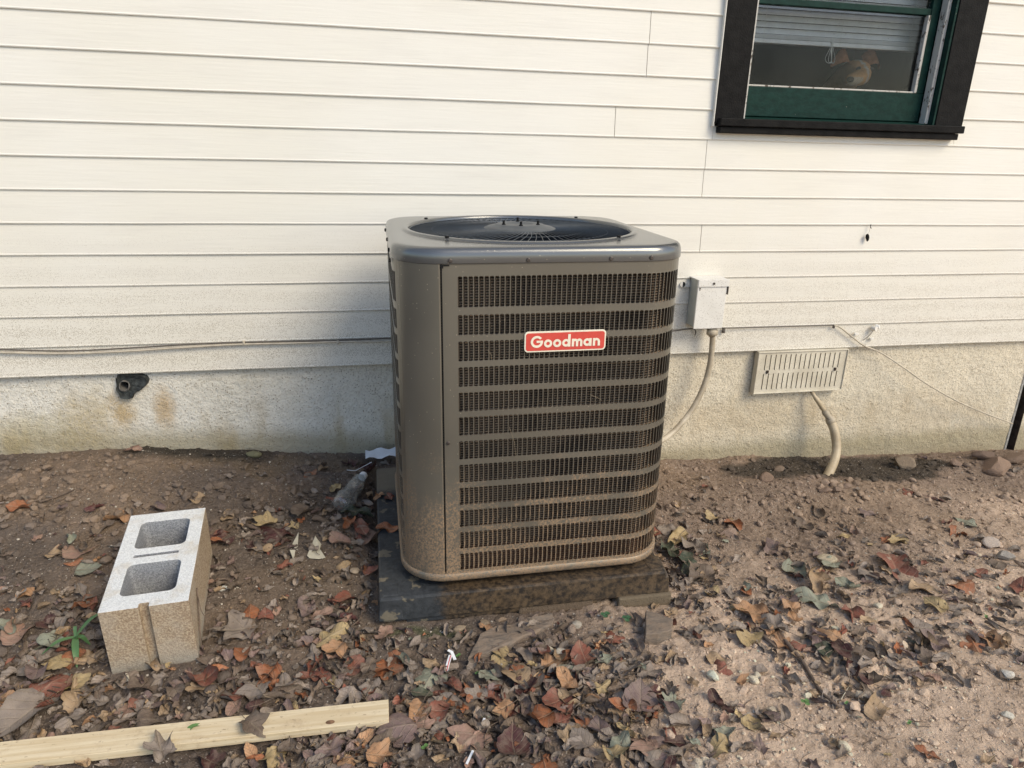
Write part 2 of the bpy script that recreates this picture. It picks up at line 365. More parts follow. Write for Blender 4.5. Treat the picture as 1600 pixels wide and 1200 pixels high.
M['leaf'] = t.fin(c, .62, t.bump(t.math('ADD', t.math('MULTIPLY', vein, .6), t.noise(130, ob, 4, .6)), .0022, .9), Specular_IOR_Level=.35)
t = NT('green_leaf'); at = t.n.new('ShaderNodeAttribute'); at.attribute_name = 'Col'
M['green_leaf'] = t.fin(t.mix(t.ramp(t.noise(80), .4, .7, 0, .3), at.outputs['Color'], (.10, .18, .05)), .4, t.bump(t.noise(200), .0008, .6))

# ground soil
t = NT('soil'); at = t.n.new('ShaderNodeAttribute'); at.attribute_name = 'Col'; pos = t.geo.outputs['Position']
n1 = t.noise(30, pos, 6, .7); n2 = t.noise(170, pos, 5, .75); n3 = t.noise(7, pos, 4)
c = t.mix(t.ramp(n1, .38, .70, 0, .5), at.outputs['Color'], t.mix(.5, at.outputs['Color'], (.11, .08, .055)))
c = t.mix(t.ramp(n2, .50, .70, 0, .5), c, t.mix(.45, at.outputs['Color'], (.62, .50, .38)))
c = t.mix(t.ramp(n2, .28, .42, .55, 0), c, (.04, .03, .022))
vv = t.voro(190, pos); d = t.math('MULTIPLY', t.math('LESS_THAN', vv.outputs['Distance'], .28), t.math('GREATER_THAN', t.xyz(vv.outputs['Color'])[0], .93))
c = t.mix(t.math('MULTIPLY', d, .8), c, (.62, .57, .48))
h = t.math('ADD', t.math('MULTIPLY', n1, 1.3), t.math('ADD', t.math('MULTIPLY', n2, .8), t.math('MULTIPLY', t.voro(75, t.map(pos, (1, 1, 1))).outputs['Distance'], -.5)))
M['soil'] = t.fin(c, .95, t.bump(h, .010, 1), Specular_IOR_Level=.15)
t = NT('stone_and_clod'); at = t.n.new('ShaderNodeAttribute'); at.attribute_name = 'Col'; pos = t.geo.outputs['Position']
n2 = t.noise(230, pos, 4, .7)
c = t.mix(t.ramp(n2, .35, .7, 0, .5), at.outputs['Color'], t.mix(.5, at.outputs['Color'], (.07, .05, .035)))
M['stone'] = t.fin(c, .9, t.bump(t.math('ADD', n2, t.noise(60, pos, 4)), .004, 1), Specular_IOR_Level=.2)
t = NT('weathered_slate'); ob = t.tc.outputs['Object']
g = t.noise(26, t.map(ob, (1.0, 3.5, 3.5)), 6, .7, .8)
c = t.mix(t.ramp(g, .3, .7), (.12, .10, .08), (.27, .21, .155)); c = t.mix(t.ramp(t.noise(24, ob, 6, .75), .42, .62, 0, .9), c, (.25, .185, .13))
M['slate'] = t.fin(c, .85, t.bump(g, .005, 1))
M['twig'] = simple('dry_twig', (.15, .11, .08), .85, .35, 60, .002)
M['white_plastic'] = simple('white_plastic', (.75, .76, .76), .4, .05)
M['dry_straw'] = simple('dry_straw', (.33, .26, .17), .8, .1)
M['sand_paper'] = simple('pale_paper', (.50, .46, .35), .8, .08)

# ---------------------------------------------------------------- ground
PADX, PADY = .29, 1.30
def height(x, y, fine=False):
    x = np.asarray(x, float); y = np.asarray(y, float)
    wz = np.interp(x, [-1.6, -.8, -.42, .07, .6, 1.2, 1.87, 2.4, 3.0, 6], [.170, .170, .125, .080, .030, -.028, -.055, -.090, -.110, -.14])
    s = sstep(1.30, 2.55, y)
    h = wz*s-.004*(1-s)
    h = h+.035*np.exp(-((x-1.7)/.7)**2-((y-2.22)/.16)**2)+.055*np.exp(-((x-2.75)/.40)**2-((y-2.40)/.13)**2)
    h = h+fbm(x*3.1, y*3.1, 3, 3)*.026*sstep(6, 3, np.abs(x))
    m = sstep(.46, .40, np.abs(x-.41))*sstep(.46, .41, np.abs(y-2.0))
    return np.where(m > 0, np.minimum(h, h*(1-m)+m*.022), h)
def gpt(px, py, dz=0.):
    z = .05
    for _ in range(12):
        p = zp(px, py, z); z = float(height(p.x, p.y))+dz
    return Vector((p.x, p.y, z))
xs = np.concatenate([np.linspace(-60, -4, 16)[:-1], np.linspace(-4, -1.6, 22)[:-1], np.arange(-1.6, 3.25, .0056), np.linspace(3.26, 6, 22), np.linspace(6.5, 62, 16)])
ys = np.concatenate([np.linspace(-60, -2, 16)[:-1], np.linspace(-2, .85, 30)[:-1], np.arange(.85, 2.60, .0056), np.linspace(2.61, 4, 8), np.linspace(5, 60, 14)])
XX, YY = np.meshgrid(xs, ys); HH = height(XX, YY)
near = sstep(-1.9, -1.6, XX)*sstep(3.5, 3.2, XX)*sstep(.7, .9, YY)
r1 = np.abs(fbm(XX*14, YY*14, 21, 4)); cl = vn(XX*34, YY*34, 5); cl2 = vn(XX*75, YY*75, 8)
lumps = .016*fbm(XX*11, YY*11, 9, 4)+.010*sstep(.62, .95, cl)*vn(XX*9, YY*9, 31)+.0045*sstep(.6, .95, cl2)+.006*fbm(XX*60, YY*60, 13, 3)-.010*sstep(.03, 0, r1)*sstep(.45, .7, vn(XX*5, YY*5, 77))
HH = HH+near*lumps
HH = np.where(YY > D+.08, HH-.05, HH)
def gcol(X, Y):
    wob = fbm(X*2.5, Y*2.5, 41, 3)
    sand = sstep(.50, -.30, (Y-1.50)-.22*(X-1.1)+.6*wob)*sstep(.30, .75, X+.25*wob)
    c = np.zeros(X.shape+(3,))
    leftc = np.array([.165, .130, .104]); mid = np.array([.29, .215, .16]); sandc = np.array([.74, .56, .41])
    a = sstep(.1, .95, X)[..., None]; c = leftc*(1-a)+mid*a
    c = c*(1-sand[..., None])+sandc*sand[..., None]
    lt = sstep(.02, .22, fbm(X*3, Y*3, 55, 3))[..., None]; c = c*(1-lt*.45)+np.array([.33, .235, .155])*lt*.45
    ft = (sstep(.10, .03, np.abs(Y-2.47+.25*fbm(X*8, Y*8, 58, 3)))*sstep(-.75, -.6, X)*sstep(.15, 0, X)*.6)[..., None]
    c = c*(1-ft)+np.array([.24, .175, .11])*ft
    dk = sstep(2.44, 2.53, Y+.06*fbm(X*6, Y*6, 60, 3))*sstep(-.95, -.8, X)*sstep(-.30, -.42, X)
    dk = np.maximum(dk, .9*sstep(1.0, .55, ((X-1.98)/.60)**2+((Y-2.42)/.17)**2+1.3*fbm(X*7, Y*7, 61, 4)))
    dk = np.maximum(dk, .6*sstep(.2, -.05, np.abs(X+.15)-.1)*sstep(1.45, 1.8, Y)*sstep(2.4, 2.2, Y)*vn(X*6, Y*6, 3))  # shade on the condenser's left side, painted into the soil colour
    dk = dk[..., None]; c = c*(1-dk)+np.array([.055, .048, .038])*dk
    ms = (sstep(.03, .0, np.abs(Y-1.575+.12*fbm(X*14, Y*14, 64, 3)))*sstep(-.02, .03, X)*sstep(.26, .18, X)*.75)[..., None]; c = c*(1-ms)+np.array([.085, .105, .045])*ms
    v = (1+.55*fbm(X*9, Y*9, 71, 4))[..., None]
    return c*v
ny, nx = XX.shape
idx = np.arange(ny*nx).reshape(ny, nx)
quads = np.stack([idx[:-1, :-1], idx[:-1, 1:], idx[1:, 1:], idx[1:, :-1]], -1).reshape(-1, 4)
gm = bpy.data.meshes.new('ground'); nv = nx*ny
gm.vertices.add(nv); gm.vertices.foreach_set('co', np.stack([XX, YY, HH], -1).ravel())
gm.loops.add(quads.size); gm.loops.foreach_set('vertex_index', quads.ravel())
gm.polygons.add(len(quads)); gm.polygons.foreach_set('loop_start', np.arange(0, quads.size, 4)); gm.polygons.foreach_set('loop_total', np.full(len(quads), 4))
gm.update(calc_edges=True); gm.polygons.foreach_set('use_smooth', [True]*len(quads))
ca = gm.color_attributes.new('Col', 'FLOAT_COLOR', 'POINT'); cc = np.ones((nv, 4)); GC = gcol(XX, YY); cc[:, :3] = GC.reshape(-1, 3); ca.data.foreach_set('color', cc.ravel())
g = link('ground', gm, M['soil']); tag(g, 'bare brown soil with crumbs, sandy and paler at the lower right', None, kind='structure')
# fast bilinear ground height incl. lumps
def gh(x, y):
    i = int(np.clip(np.searchsorted(xs, x)-1, 0, nx-2)); j = int(np.clip(np.searchsorted(ys, y)-1, 0, ny-2))
    fx = (x-xs[i])/(xs[i+1]-xs[i]); fy = (y-ys[j])/(ys[j+1]-ys[j])
    return float((HH[j, i]*(1-fx)+HH[j, i+1]*fx)*(1-fy)+(HH[j+1, i]*(1-fx)+HH[j+1, i+1]*fx)*fy)
def gpt(px, py, dz=0.):
    z = .04; d = ray(px, py)
    for _ in range(7):
        t = (z-CAMZ)/d[2]; x, y = d[0]*t, d[1]*t; z = gh(x, y)+dz
    return Vector((x, y, z))
def gsample(x, y):
    i = min(max(int(np.searchsorted(xs, x)), 0), nx-1); j = min(max(int(np.searchsorted(ys, y)), 0), ny-1); return GC[j, i]
def gp(px, py, dz=0.):
    p = gpt(px, py); return Vector((p.x, p.y, gh(p.x, p.y)+dz))

# ---------------------------------------------------------------- house wall
REV = .04013*D
LIP = [CAMZ+(.12861-.04013*i)*D for i in range(-14, 12)]      # lip heights, top to bottom
ZB = LIP[-1]
house = empty('house_wall', (0, D, ZB), 'cream lap sided house wall standing on the rendered foundation', 'wall')
def hchild(o):                                              # built in world coordinates
    o.parent = house; o.matrix_parent_inverse = Matrix.Translation((0, -D, -ZB)); return o
cas_l0 = wp(1137, 0, D-.012).x; cas_r1 = wp(1499, 212, D-.012).x; cas_z0 = wp(1300, 200, D-.02).z
SEAM = {}
def board(x0, x1, k, zc=None):
    z0 = LIP[k]; z1 = zc or ((LIP[k-1]+.004) if k > 0 else LIP[k]+REV)
    n = max(2, int((x1-x0)/.05)); v = []; fcs = []
    X = np.linspace(x0, x1, n+1)
    wob = fbm(X*1.3, X*0+k*3.7, 15, 3)*.007; wy = fbm(X*2.1, X*0+k*9.1, 19, 2)*.003
    ln = len(LIP)
    for i, x in enumerate(X):
        b = z0+wob[i]*.6; y = D+wy[i]
        v += [(x, y+.0062, z1), (x, y+.0014, b+.007), (x, y, b+.0030), (x, y+.0012, b), (x, y+.0062, b+.0018), (x, y+.0105, z1)]
    for i in range(n):
        for j in range(5):
            a = i*6+j; fcs.append((a, a+6, a+7, a+1))
    for e in (0, n*6):
        fcs.append(tuple(e+j for j in range(6)))
    mb = MB(); mb.add(v, fcs); o = mb.build('siding_board', M['siding']); return hchild(o)
seams_px = {14: (1017, 40), 15: (1012, 92), 17: (962, 185), 18: (1104, 240), 19: (1099, 285), 21: (1091, 414)}
extra = {16: -.9, 13: .2, 20: 2.75, 22: -1.2, 12: 1.05, 23: 2.2, 24: -.35, 25: 3.4}
for k in range(len(LIP)):
    segs = [(-5.5, 7.5)]
    if (LIP[k-1] if k else 9) > cas_z0+.02: segs = [(-5.5, cas_l0+.006), (cas_r1-.006, 7.5)]
    sx = None
    if k in seams_px: sx = wp(*seams_px[k]).x
    elif k in extra: sx = extra[k] if k not in (24, 23, 16) else None
    out = []
    for a, b in segs:
        if sx is not None and a < sx < b: out += [(a, sx-.0011), (sx+.0011, b)]
        else: out.append((a, b))
    for a, b in out: board(a, b, k)
    if len(segs) == 2 and LIP[k] < cas_z0+.005: board(cas_l0+.0071, cas_r1-.0071, k, cas_z0+.012)
ztop = LIP[0]+REV
# sheathing behind the boards with the window opening
ox0, ox1, oz0, oz1 = cas_l0+.10, cas_r1-.08, cas_z0+.02, ztop-.35
mb = MB()
for a in ((-5.5, ox0, ZB+.01, ztop), (ox1, 7.5, ZB+.01, ztop), (ox0, ox1, ZB+.01, oz0), (ox0, ox1, oz1, ztop)):
    mb.box(a[0], a[1], D+.017, D+.12, a[2], a[3])
hchild(mb.build('sheathing', M['room']))
mb = MB(); mb.box(-5.6, 7.6, D-.02, D+.2, ztop+.001, ztop+.16); hchild(mb.build('eave_board', M['trim_white']))
# interior room
mb = MB(); RX0, RX1, RY0, RY1, RZ0, RZ1 = -.4, 4.2, D+.121, D+3.4, .78, 3.1
mb.box(RX0-.05, RX0, RY0, RY1, RZ0, RZ1); mb.box(RX1, RX1+.05, RY0, RY1, RZ0, RZ1); mb.box(RX0-.05, RX1+.05, RY1, RY1+.05, RZ0, RZ1)
mb.box(RX0-.05, RX1+.05, RY0, RY1+.05, RZ1, RZ1+.05)
hchild(mb.build('room_shell', M['room']))
mb = MB(); mb.box(RX0-.05, RX1+.05, RY0, RY1+.05, RZ0-.06, RZ0); hchild(mb.build('room_floor', M['roomfloor']))

# foundation with a rough face
FX0, FX1 = -5.5, wp(1588, 655, D+.02).x-.012
XF = np.concatenate([np.linspace(FX0, -1.9, 20)[:-1], np.arange(-1.9, FX1, .012), [FX1]]); ZF = np.arange(-.35, ZB+.012, .012)
GX, GZ = np.meshgrid(XF, ZF); fy = D+.024+.010*fbm(GX*5, GZ*5, 90, 4)+.005*fbm(GX*30, GZ*30, 94, 3)
hx, hz = wp(201, 600, D+.02).x, wp(201, 600, D+.02).z
def rect_grid(GX, Y, GZ):
    n, m = GX.shape; i = np.arange(n*m).reshape(n, m)
    q = np.stack([i[:-1, :-1], i[:-1, 1:], i[1:, 1:], i[1:, :-1]], -1)
    return np.stack([GX, Y, GZ], -1).reshape(-1, 3), q
V, q = rect_grid(GX, fy, GZ)
cx = (GX[:-1, :-1]+GX[1:, 1:])/2; cz = (GZ[:-1, :-1]+GZ[1:, 1:])/2
keep = ~(((cx-hx+.012)/.030)**2+((cz-hz+.004)/.034)**2 < 1)          # broken-out hole
fcs = [tuple(int(a) for a in f) for f in q[keep].reshape(-1, 4)]
nb = len(V); V = [tuple(p) for p in V]
me = mesh_np('foundation_wall', V, fcs, True)
fo = link('foundation_wall', me, M['found']); tag(fo, 'rough cream rendered foundation under the lap siding, stained near the soil', 'foundation')
mb = MB(); mb.box(FX0, hx-.09, D+.06, D+.28, -.35, ZB+.01); mb.box(hx+.09, FX1, D+.06, D+.28, -.35, ZB+.01); mb.box(hx-.09, hx+.09, D+.06, D+.28, -.35, hz-.09)
mb.box(FX1-.01, FX1, D+.02, D+.06, -.35, ZB+.01)
c_ = mb.build('masonry_core', M['mortar2'], fo)
# mortar patch round the stub of pipe in the hole
pt = empty('broken_pipe_stub', (hx, D+.016, hz), 'dark jagged hole with a broken grey pipe stub in the foundation', 'pipe')
mb = MB(); n = 28; out = []; inn = []
for i in range(n):
    a = 2*math.pi*i/n; rr = .046*(1+.22*math.sin(a*2+.5)+.16*math.sin(a*3+1)+.10*rnd.uniform(-1, 1))
    out.append((rr*math.cos(a)*.95+.006, -.010-.002*rnd.random(), rr*math.sin(a)*1.02))
    inn.append((-.012+.017*math.cos(a), .001, -.004+.020*math.sin(a)))
mid_ = [((o[0]+i_[0])/2, -.004+.004*rnd.random(), (o[2]+i_[2])/2) for o, i_ in zip(out, inn)]
bk = [(i_[0], .06, i_[2]) for i_ in inn]; bo = [(o[0]*1.15, .02, o[2]*1.15) for o in out]
mb.add(bo+out+mid_+inn+bk, [(r*n+i, r*n+(i+1) % n, (r+1)*n+(i+1) % n, (r+1)*n+i) for r in range(4) for i in range(n)]+[tuple(4*n+i for i in range(n))])
mb.build('mortar_patch', M['mortar'], pt)
mb = MB(); ring = [(.0175, .05), (.0175, -.006), (.0145, -.007), (.0145, .05)]
v = []; n = 24
for r, y in ring:
    for i in range(n):
        a = 2*math.pi*i/n; v.append((-.012+r*math.cos(a), y+(.004*math.sin(3*a)+.004*math.sin(a) if y < 0 else 0), -.004+r*1.15*math.sin(a)))
mb.add(v, [(k*n+i, k*n+(i+1) % n, (k+1)*n+(i+1) % n, (k+1)*n+i) for k in range(3) for i in range(n)]); mb.build('pipe_end', M['pipe_clay'], pt)
mb = MB(); mb.tube([(-.012, .049, -.004), (-.012, .051, -.004)], .02, 16); mb.build('dark_bore', M['void'], pt)
# crawl panel right of the gap
pl = empty('crawlspace_hatch', (FX1+.6, D+.02, 0), 'tan panel right of the dark vertical gap in the foundation', 'panel')
XP = np.arange(FX1+.030, FX1+2.2, .03); GX2, GZ2 = np.meshgrid(XP, np.arange(-.35, ZB-.004, .03)); 
V2, q2 = rect_grid(GX2-(FX1+.6), -.004+.004*fbm(GX2*7, GZ2*7, 97, 4), GZ2)
link('panel_face', mesh_np('panel_face', V2, [tuple(int(a) for a in f) for f in q2.reshape(-1, 4)], True), M['found'], pl)
mb = MB(); mb.box(-.572, -.5695, -.014, .06, -.35, ZB-.003); mb.build('panel_edge', M['rustwood'], pl)
mb = MB(); mb.box(-.60, 1.6, .05, .20, -.35, ZB-.003); mb.build('panel_backing', M['void'], pl)

# ---------------------------------------------------------------- window
win = bpy.data.objects.new('window', None); COL.objects.link(win); win.parent = house
win.matrix_parent_inverse = Matrix.Translation((0, -D, -ZB))
def wchild(o): o.parent = win; return o
CY = D-.016                                        # casing face
cl_in = wp(1170, 120, CY).x; cr_in = wp(1481, 100, CY).x; s_top = wp(1300, 190, CY).z; WT = s_top+1.35
mb = MB(); mb.box(cas_l0, cl_in, CY, D+.05, s_top-.02, WT+.12); wchild(mb.build('casing', M['black_wood'], bevel=.002))
mb = MB(); mb.box(cr_in, cas_r1, CY, D+.05, s_top-.02, WT+.12); wchild(mb.build('casing', M['black_wood'], bevel=.002))
mb = MB(); mb.box(cl_in-.001, cr_in+.001, CY+.001, D+.05, WT, WT+.119); wchild(mb.build('casing', M['black_wood'], bevel=.002))
mb = MB(); mb.box(cas_l0-.004, cas_l0-.0005, CY+.002, D+.02, s_top-.03, WT+.12); wchild(mb.build('casing_bead', M['trim_white']))
sz0 = wp(1300, 213, CY-.02).z
mb = MB(); mb.box(cas_l0+.012, cas_r1-.004, CY-.022, D+.012, s_top-.028, s_top-.001); wchild(mb.build('sill', M['black_wood'], bevel=.003))
mb = MB(); mb.box(cas_l0+.018, cas_r1-.018, CY-.012, D+.012, sz0, s_top-.029); wchild(mb.build('sill_apron', M['black_wood'], bevel=.003))
# inner frame: green jambs, white strip, sloping green stool
JY0, JY1 = CY+.012, D+.075
mb = MB(); mb.box(cl_in+.0005, cl_in+.006, CY+.004, JY1, s_top, WT); wchild(mb.build('jamb', M['flaky']))
mb = MB(); mb.box(cr_in-.010, cr_in-.0005, CY+.004, JY1+.03, s_top, WT); wchild(mb.build('jamb', M['green'], bevel=.001))
mb = MB(); mb.box(cr_in-.026, cr_in-.011, D+.012, D+.045, s_top+.004, WT); wchild(mb.build('stop_strip', M['flaky'], bevel=.002))
mb = MB(); mb.add([(cl_in+.007, D-.002, s_top+.0), (cr_in-.011, D-.002, s_top+.0), (cr_in-.011, D+.09, s_top+.016), (cl_in+.007, D+.09, s_top+.016), (cl_in+.007, D-.002, s_top-.01), (cr_in-.011, D-.002, s_top-.01), (cr_in-.011, D+.09, s_top-.01), (cl_in+.007, D+.09, s_top-.01)],
    [(0, 1, 2, 3), (7, 6, 5, 4), (0, 4, 5, 1), (1, 5, 6, 2), (2, 6, 7, 3), (3, 7, 4, 0)]); wchild(mb.build('stool', M['green']))
SY = D+.048                                        # sash face
gx0 = wp(1168, 134, SY).x; gx1 = wp(1427, 147, SY).x; gz0 = wp(1300, 140, SY).z
sx0, sx1 = cl_in+.0065, cr_in-.027; sb = s_top+.012
def zat(px, py): return wp(px, py, SY).z
mz = wp(1300, 8, SY).z                             # muntin height
gtop = WT-.05
mb = MB(); mb.box(sx0, sx1, SY, SY+.035, sb, gz0); wchild(mb.build('sash_rail', M['green'], bevel=.002))
mb = MB(); mb.box(sx0, gx0, SY, SY+.035, gz0+.0005, WT-.002); wchild(mb.build('sash_stile', M['green'], bevel=.002))
mb = MB(); mb.box(gx1+.012, sx1, SY, SY+.035, gz0+.0005, WT-.002); wchild(mb.build('sash_stile', M['green'], bevel=.002))
mb = MB(); mb.box(gx0+.0005, gx1+.0115, SY+.003, SY+.033, mz-.010, mz+.012); wchild(mb.build('muntin', M['green'], bevel=.002))
mb = MB(); mb.box(gx1, gx1+.0118, SY-.002, SY+.02, gz0+.001, mz-.0105); wchild(mb.build('putty_strip', M['flaky'], bevel=.002))
mb = MB(); mb.box(gx0+.001, gx1-.0005, SY+.002, SY+.012, gz0+.0006, gz0+.006); wchild(mb.build('putty_strip', M['flaky'], bevel=.001))
mb = MB(); mb.box(gx0+.0006, gx1+.0005, SY+.016, SY+.019, gz0+.001, mz-.0105); wchild(mb.build('pane', M['glass']))
mb = MB(); mb.box(gx0+.0006, gx1+.0115, SY+.016, SY+.019, mz+.0125, WT-.003); wchild(mb.build('pane', M['glass']))

# blind hanging inside
BY = D+.155
bl = empty('window_blind', ((gx0+gx1)/2, BY, WT), 'white horizontal slat blind raised above the dog in the window', 'blind')
bx0, bx1 = gx0-.03, wp(1435, 60, BY).x+.03; bc = (gx0+gx1)/2
z_bot = wp(1300, 74, BY).z; zs = z_bot+.034
rail = MB(); rail.box(bx0-bc, bx1-bc, -.014, .014, z_bot-WT, z_bot-WT+.016); rail.build('bottom_rail', M['blind'], bl, bevel=.003)
for i in range(4):
    mb = MB(); z = z_bot+.018+i*.0035-WT; mb.box(bx0-bc, bx1-bc, -.0135, .0125, z, z+.0022); mb.build('slat', M['blind'], bl)
sm = None; pitch = .0215; k = 0
while zs+k*pitch < WT-.02:
    if sm is None:
        mb = MB(); v = []
        for sgn in (-1, 1):
            for j in range(6):
                u = (j/5-.5)*.025; v.append((sgn*(bx1-bx0)/2, u*.50-.0018*math.cos(math.pi*(j/5-.5)), u*.86))
        mb.add(v, [(j, j+1, j+7, j+6) for j in range(5)]); o = mb.build('slat', M['blind'], bl, True); sm = o.data
    else: o = link('slat', sm, None, bl)
    o.location = ((bx0+bx1)/2-bc, 0, zs+k*pitch-WT+.01); k += 1
for px in (1190, 1310, 1418):
    x = wp(px, 60, BY).x-bc
    for dy in (-.0145, .0142):
        mb = MB(); mb.tube([(x, dy, z_bot-WT), (x+.001, dy, 0)], .0007, 5); mb.build('ladder_cord', M['cord'], bl)
cx_ = wp(1299, 80, BY-.02).x-bc; cz_ = wp(1299, 72, BY-.02).z-WT
for j in range(4):
    a = -.022+.014*j; pts = spline([(cx_, -.018, cz_+.02), (cx_+a*.4, -.020, cz_-.010), (cx_+a, -.021, cz_-.045), (cx_+a*.5+.004, -.022, cz_-.060), (cx_+.006, -.021, cz_-.05), (cx_+a*.1, -.02, cz_-.015), (cx_, -.018, cz_+.018)], 6)
    mb = MB(); mb.tube(pts, .0009, 5); mb.build('pull_cord', M['cord'], bl)

# dog looking out of the window
def build_dog():
    nose = wp(1326, 128, D+.105)
    dog = empty('dog', (nose.x+.1, D+.62, RZ0), 'tan dog with a white blaze peering out through the window glass', 'dog')
    org = Vector(dog.location)
    head = wp(1343, 112, D+.22)
    def P(x, y, z): return Vector((x, y, z))-org
    hx_, hy_, hz_ = head.x, head.y, head.z
    J = [(P(hx_+.03, D+.62, hz_-.16), .085),   # 0 chest
         (P(hx_+.02, D+.40, hz_-.075), .062),  # 1 neck
         (P(hx_+.005, D+.275, hz_+.000), .060),# 2 cranium
         (P(hx_-.008, D+.215, hz_+.002), .056),# 3 brow
         (P(hx_-.022, D+.165, hz_-.026), .037),# 4 muzzle root
         (P(nose.x+.002, D+.118, nose.z+.004), .026), # 5 muzzle tip
         (P(hx_+.10, D+.95, hz_-.20), .105),   # 6 belly
         (P(hx_+.16, D+1.20, hz_-.20), .095),  # 7 hip
         (P(hx_+.24, D+1.45, hz_-.12), .018),  # 8 tail
         (P(hx_-.05, D+.60, hz_-.36), .035), (P(hx_-.05, D+.60, RZ0+.18), .024), (P(hx_-.05, D+.57, RZ0+.025), .026),
         (P(hx_+.12, D+.62, hz_-.36), .035), (P(hx_+.12, D+.62, RZ0+.18), .024), (P(hx_+.12, D+.59, RZ0+.025), .026),
         (P(hx_+.08, D+1.18, RZ0+.32), .055), (P(hx_+.08, D+1.32, RZ0+.16), .024), (P(hx_+.08, D+1.26, RZ0+.025), .026),
         (P(hx_+.25, D+1.18, RZ0+.32), .055), (P(hx_+.25, D+1.32, RZ0+.16), .024), (P(hx_+.25, D+1.26, RZ0+.025), .026)]
    E = [(0, 1), (1, 2), (2, 3), (3, 4), (4, 5), (0, 6), (6, 7), (7, 8), (0, 9), (9, 10), (10, 11), (0, 12), (12, 13), (13, 14), (7, 15), (15, 16), (16, 17), (7, 18), (18, 19), (19, 20)]
    me = bpy.data.meshes.new('d'); me.from_pydata([tuple(j[0]) for j in J], E, [])
    o = bpy.data.objects.new('d', me); COL.objects.link(o)
    sk = o.modifiers.new('s', 'SKIN'); sb_ = o.modifiers.new('b', 'SUBSURF'); sb_.levels = 3
    for i, j in enumerate(J): me.skin_vertices[0].data[i].radius = (j[1], j[1]*.92)
    me.skin_vertices[0].data[0].use_root = True
    m2 = evalmesh(o, 'body'); bpy.data.objects.remove(o)
    n = len(m2.vertices); co = np.zeros(n*3); m2.vertices.foreach_get('co', co); co = co.reshape(-1, 3)+np.array(org)
    tan = np.array([.62, .33, .14]); col = np.tile(tan, (n, 1))
    dx = co[:, 0]-(hx_-.014-(D+.215-co[:, 1])*.05); infront = co[:, 1] < D+.235
    blaze = infront & (np.abs(dx) < .0065) & (co[:, 1] > D+.13); col[blaze] = (.62, .56, .48)
    muz = (co[:, 1] < D+.120) & (co[:, 2] < nose.z+.02); col[muz] = (.50, .40, .30)
    chin = (co[:, 2] < hz_-.085) & (co[:, 1] < D+.35); col[chin] = (.50, .38, .26)
    a = m2.color_attributes.new('Col', 'FLOAT_COLOR', 'POINT'); c4 = np.ones((n, 4)); c4[:, :3] = col; a.data.foreach_set('color', c4.ravel())
    t = NT('short_fur'); at = t.n.new('ShaderNodeAttribute'); at.attribute_name = 'Col'
    M['fur'] = t.fin(t.mix(t.ramp(t.noise(60, None, 4), .4, .7, 0, .35), at.outputs['Color'], (.30, .16, .07)), .8, t.bump(t.noise(400, t.map(t.geo.outputs['Position'], (1, 1, .4)), 3), .002, .8))
    m2.materials.clear(); m2.materials.append(M['fur']); m2.polygons.foreach_set('use_smooth', [True]*len(m2.polygons))
    link('body', m2, None, dog)
    M['dogdark'] = simple('dog_nose_skin', (.03, .022, .02), .35, .2)
    M['earskin'] = simple('ear_fur', (.50, .22, .11), .8, .25, 60, .002)
    def blob(name, c, r, mat, rot=None):
        bm = bmesh.new(); bmesh.ops.create_uvsphere(bm, u_segments=16, v_segments=10, radius=1)
        for v in bm.verts: v.co = Vector((v.co.x*r[0], v.co.y*r[1], v.co.z*r[2]))
        if rot: bmesh.ops.rotate(bm, verts=bm.verts, matrix=Euler(rot).to_matrix())
        bmesh.ops.translate(bm, verts=bm.verts, vec=Vector(c)-org); me = bpy.data.meshes.new(name); bm.to_mesh(me); bm.free()
        me.polygons.foreach_set('use_smooth', [True]*len(me.polygons)); return link(name, me, mat, dog)
    blob('nose', (nose.x-.001, D+.095, nose.z+.008), (.015, .010, .011), M['dogdark'])
    for sx in (-1, 1):
        blob('eye', (hx_-.016+sx*.029, D+.166, hz_+.004), (.010, .010, .009), M['dogdark'])
    # folded ears: thin curved flaps hanging outward
    for sx in (-1, 1):
        v = []; nn = 9; mm = 7
        for i in range(nn):
            s_ = i/(nn-1)
            for j in range(mm):
                q_ = j/(mm-1)-.5
                wd = .085*math.sin(math.pi*(.18+.82*s_))**.6*(1-.25*s_) if s_ < .98 else .01
                x = hx_-.005+sx*(.035+.075*s_); z = hz_+.045+.022*math.sin(s_*math.pi*.95)-.030*s_**2+q_*wd*.7
                y = D+.245-.020*math.sin(s_*math.pi)+q_*wd*.55
                v.append(Vector((x, y, z))-org)
        f = [(i*mm+j, i*mm+j+1, (i+1)*mm+j+1, (i+1)*mm+j) for i in range(nn-1) for j in range(mm-1)]
        v2 = [p+Vector((0, .005, -.002)) for p in v]; k = len(v)
        f2 = [tuple(a+k for a in q)[::-1] for q in f]
        mb = MB(); mb.add(v+v2, f+f2); mb.build('ear', M['earskin'], dog, True)
build_dog()
mb = MB(); px_ = wp(1300, 120, D+.3).x
print('WINDOW', cas_l0, cl_in, cr_in, cas_r1, s_top, gz0, mz)

# ---------------------------------------------------------------- things on the wall
def wpx(px, py, off): return wp(px, py, D-off)
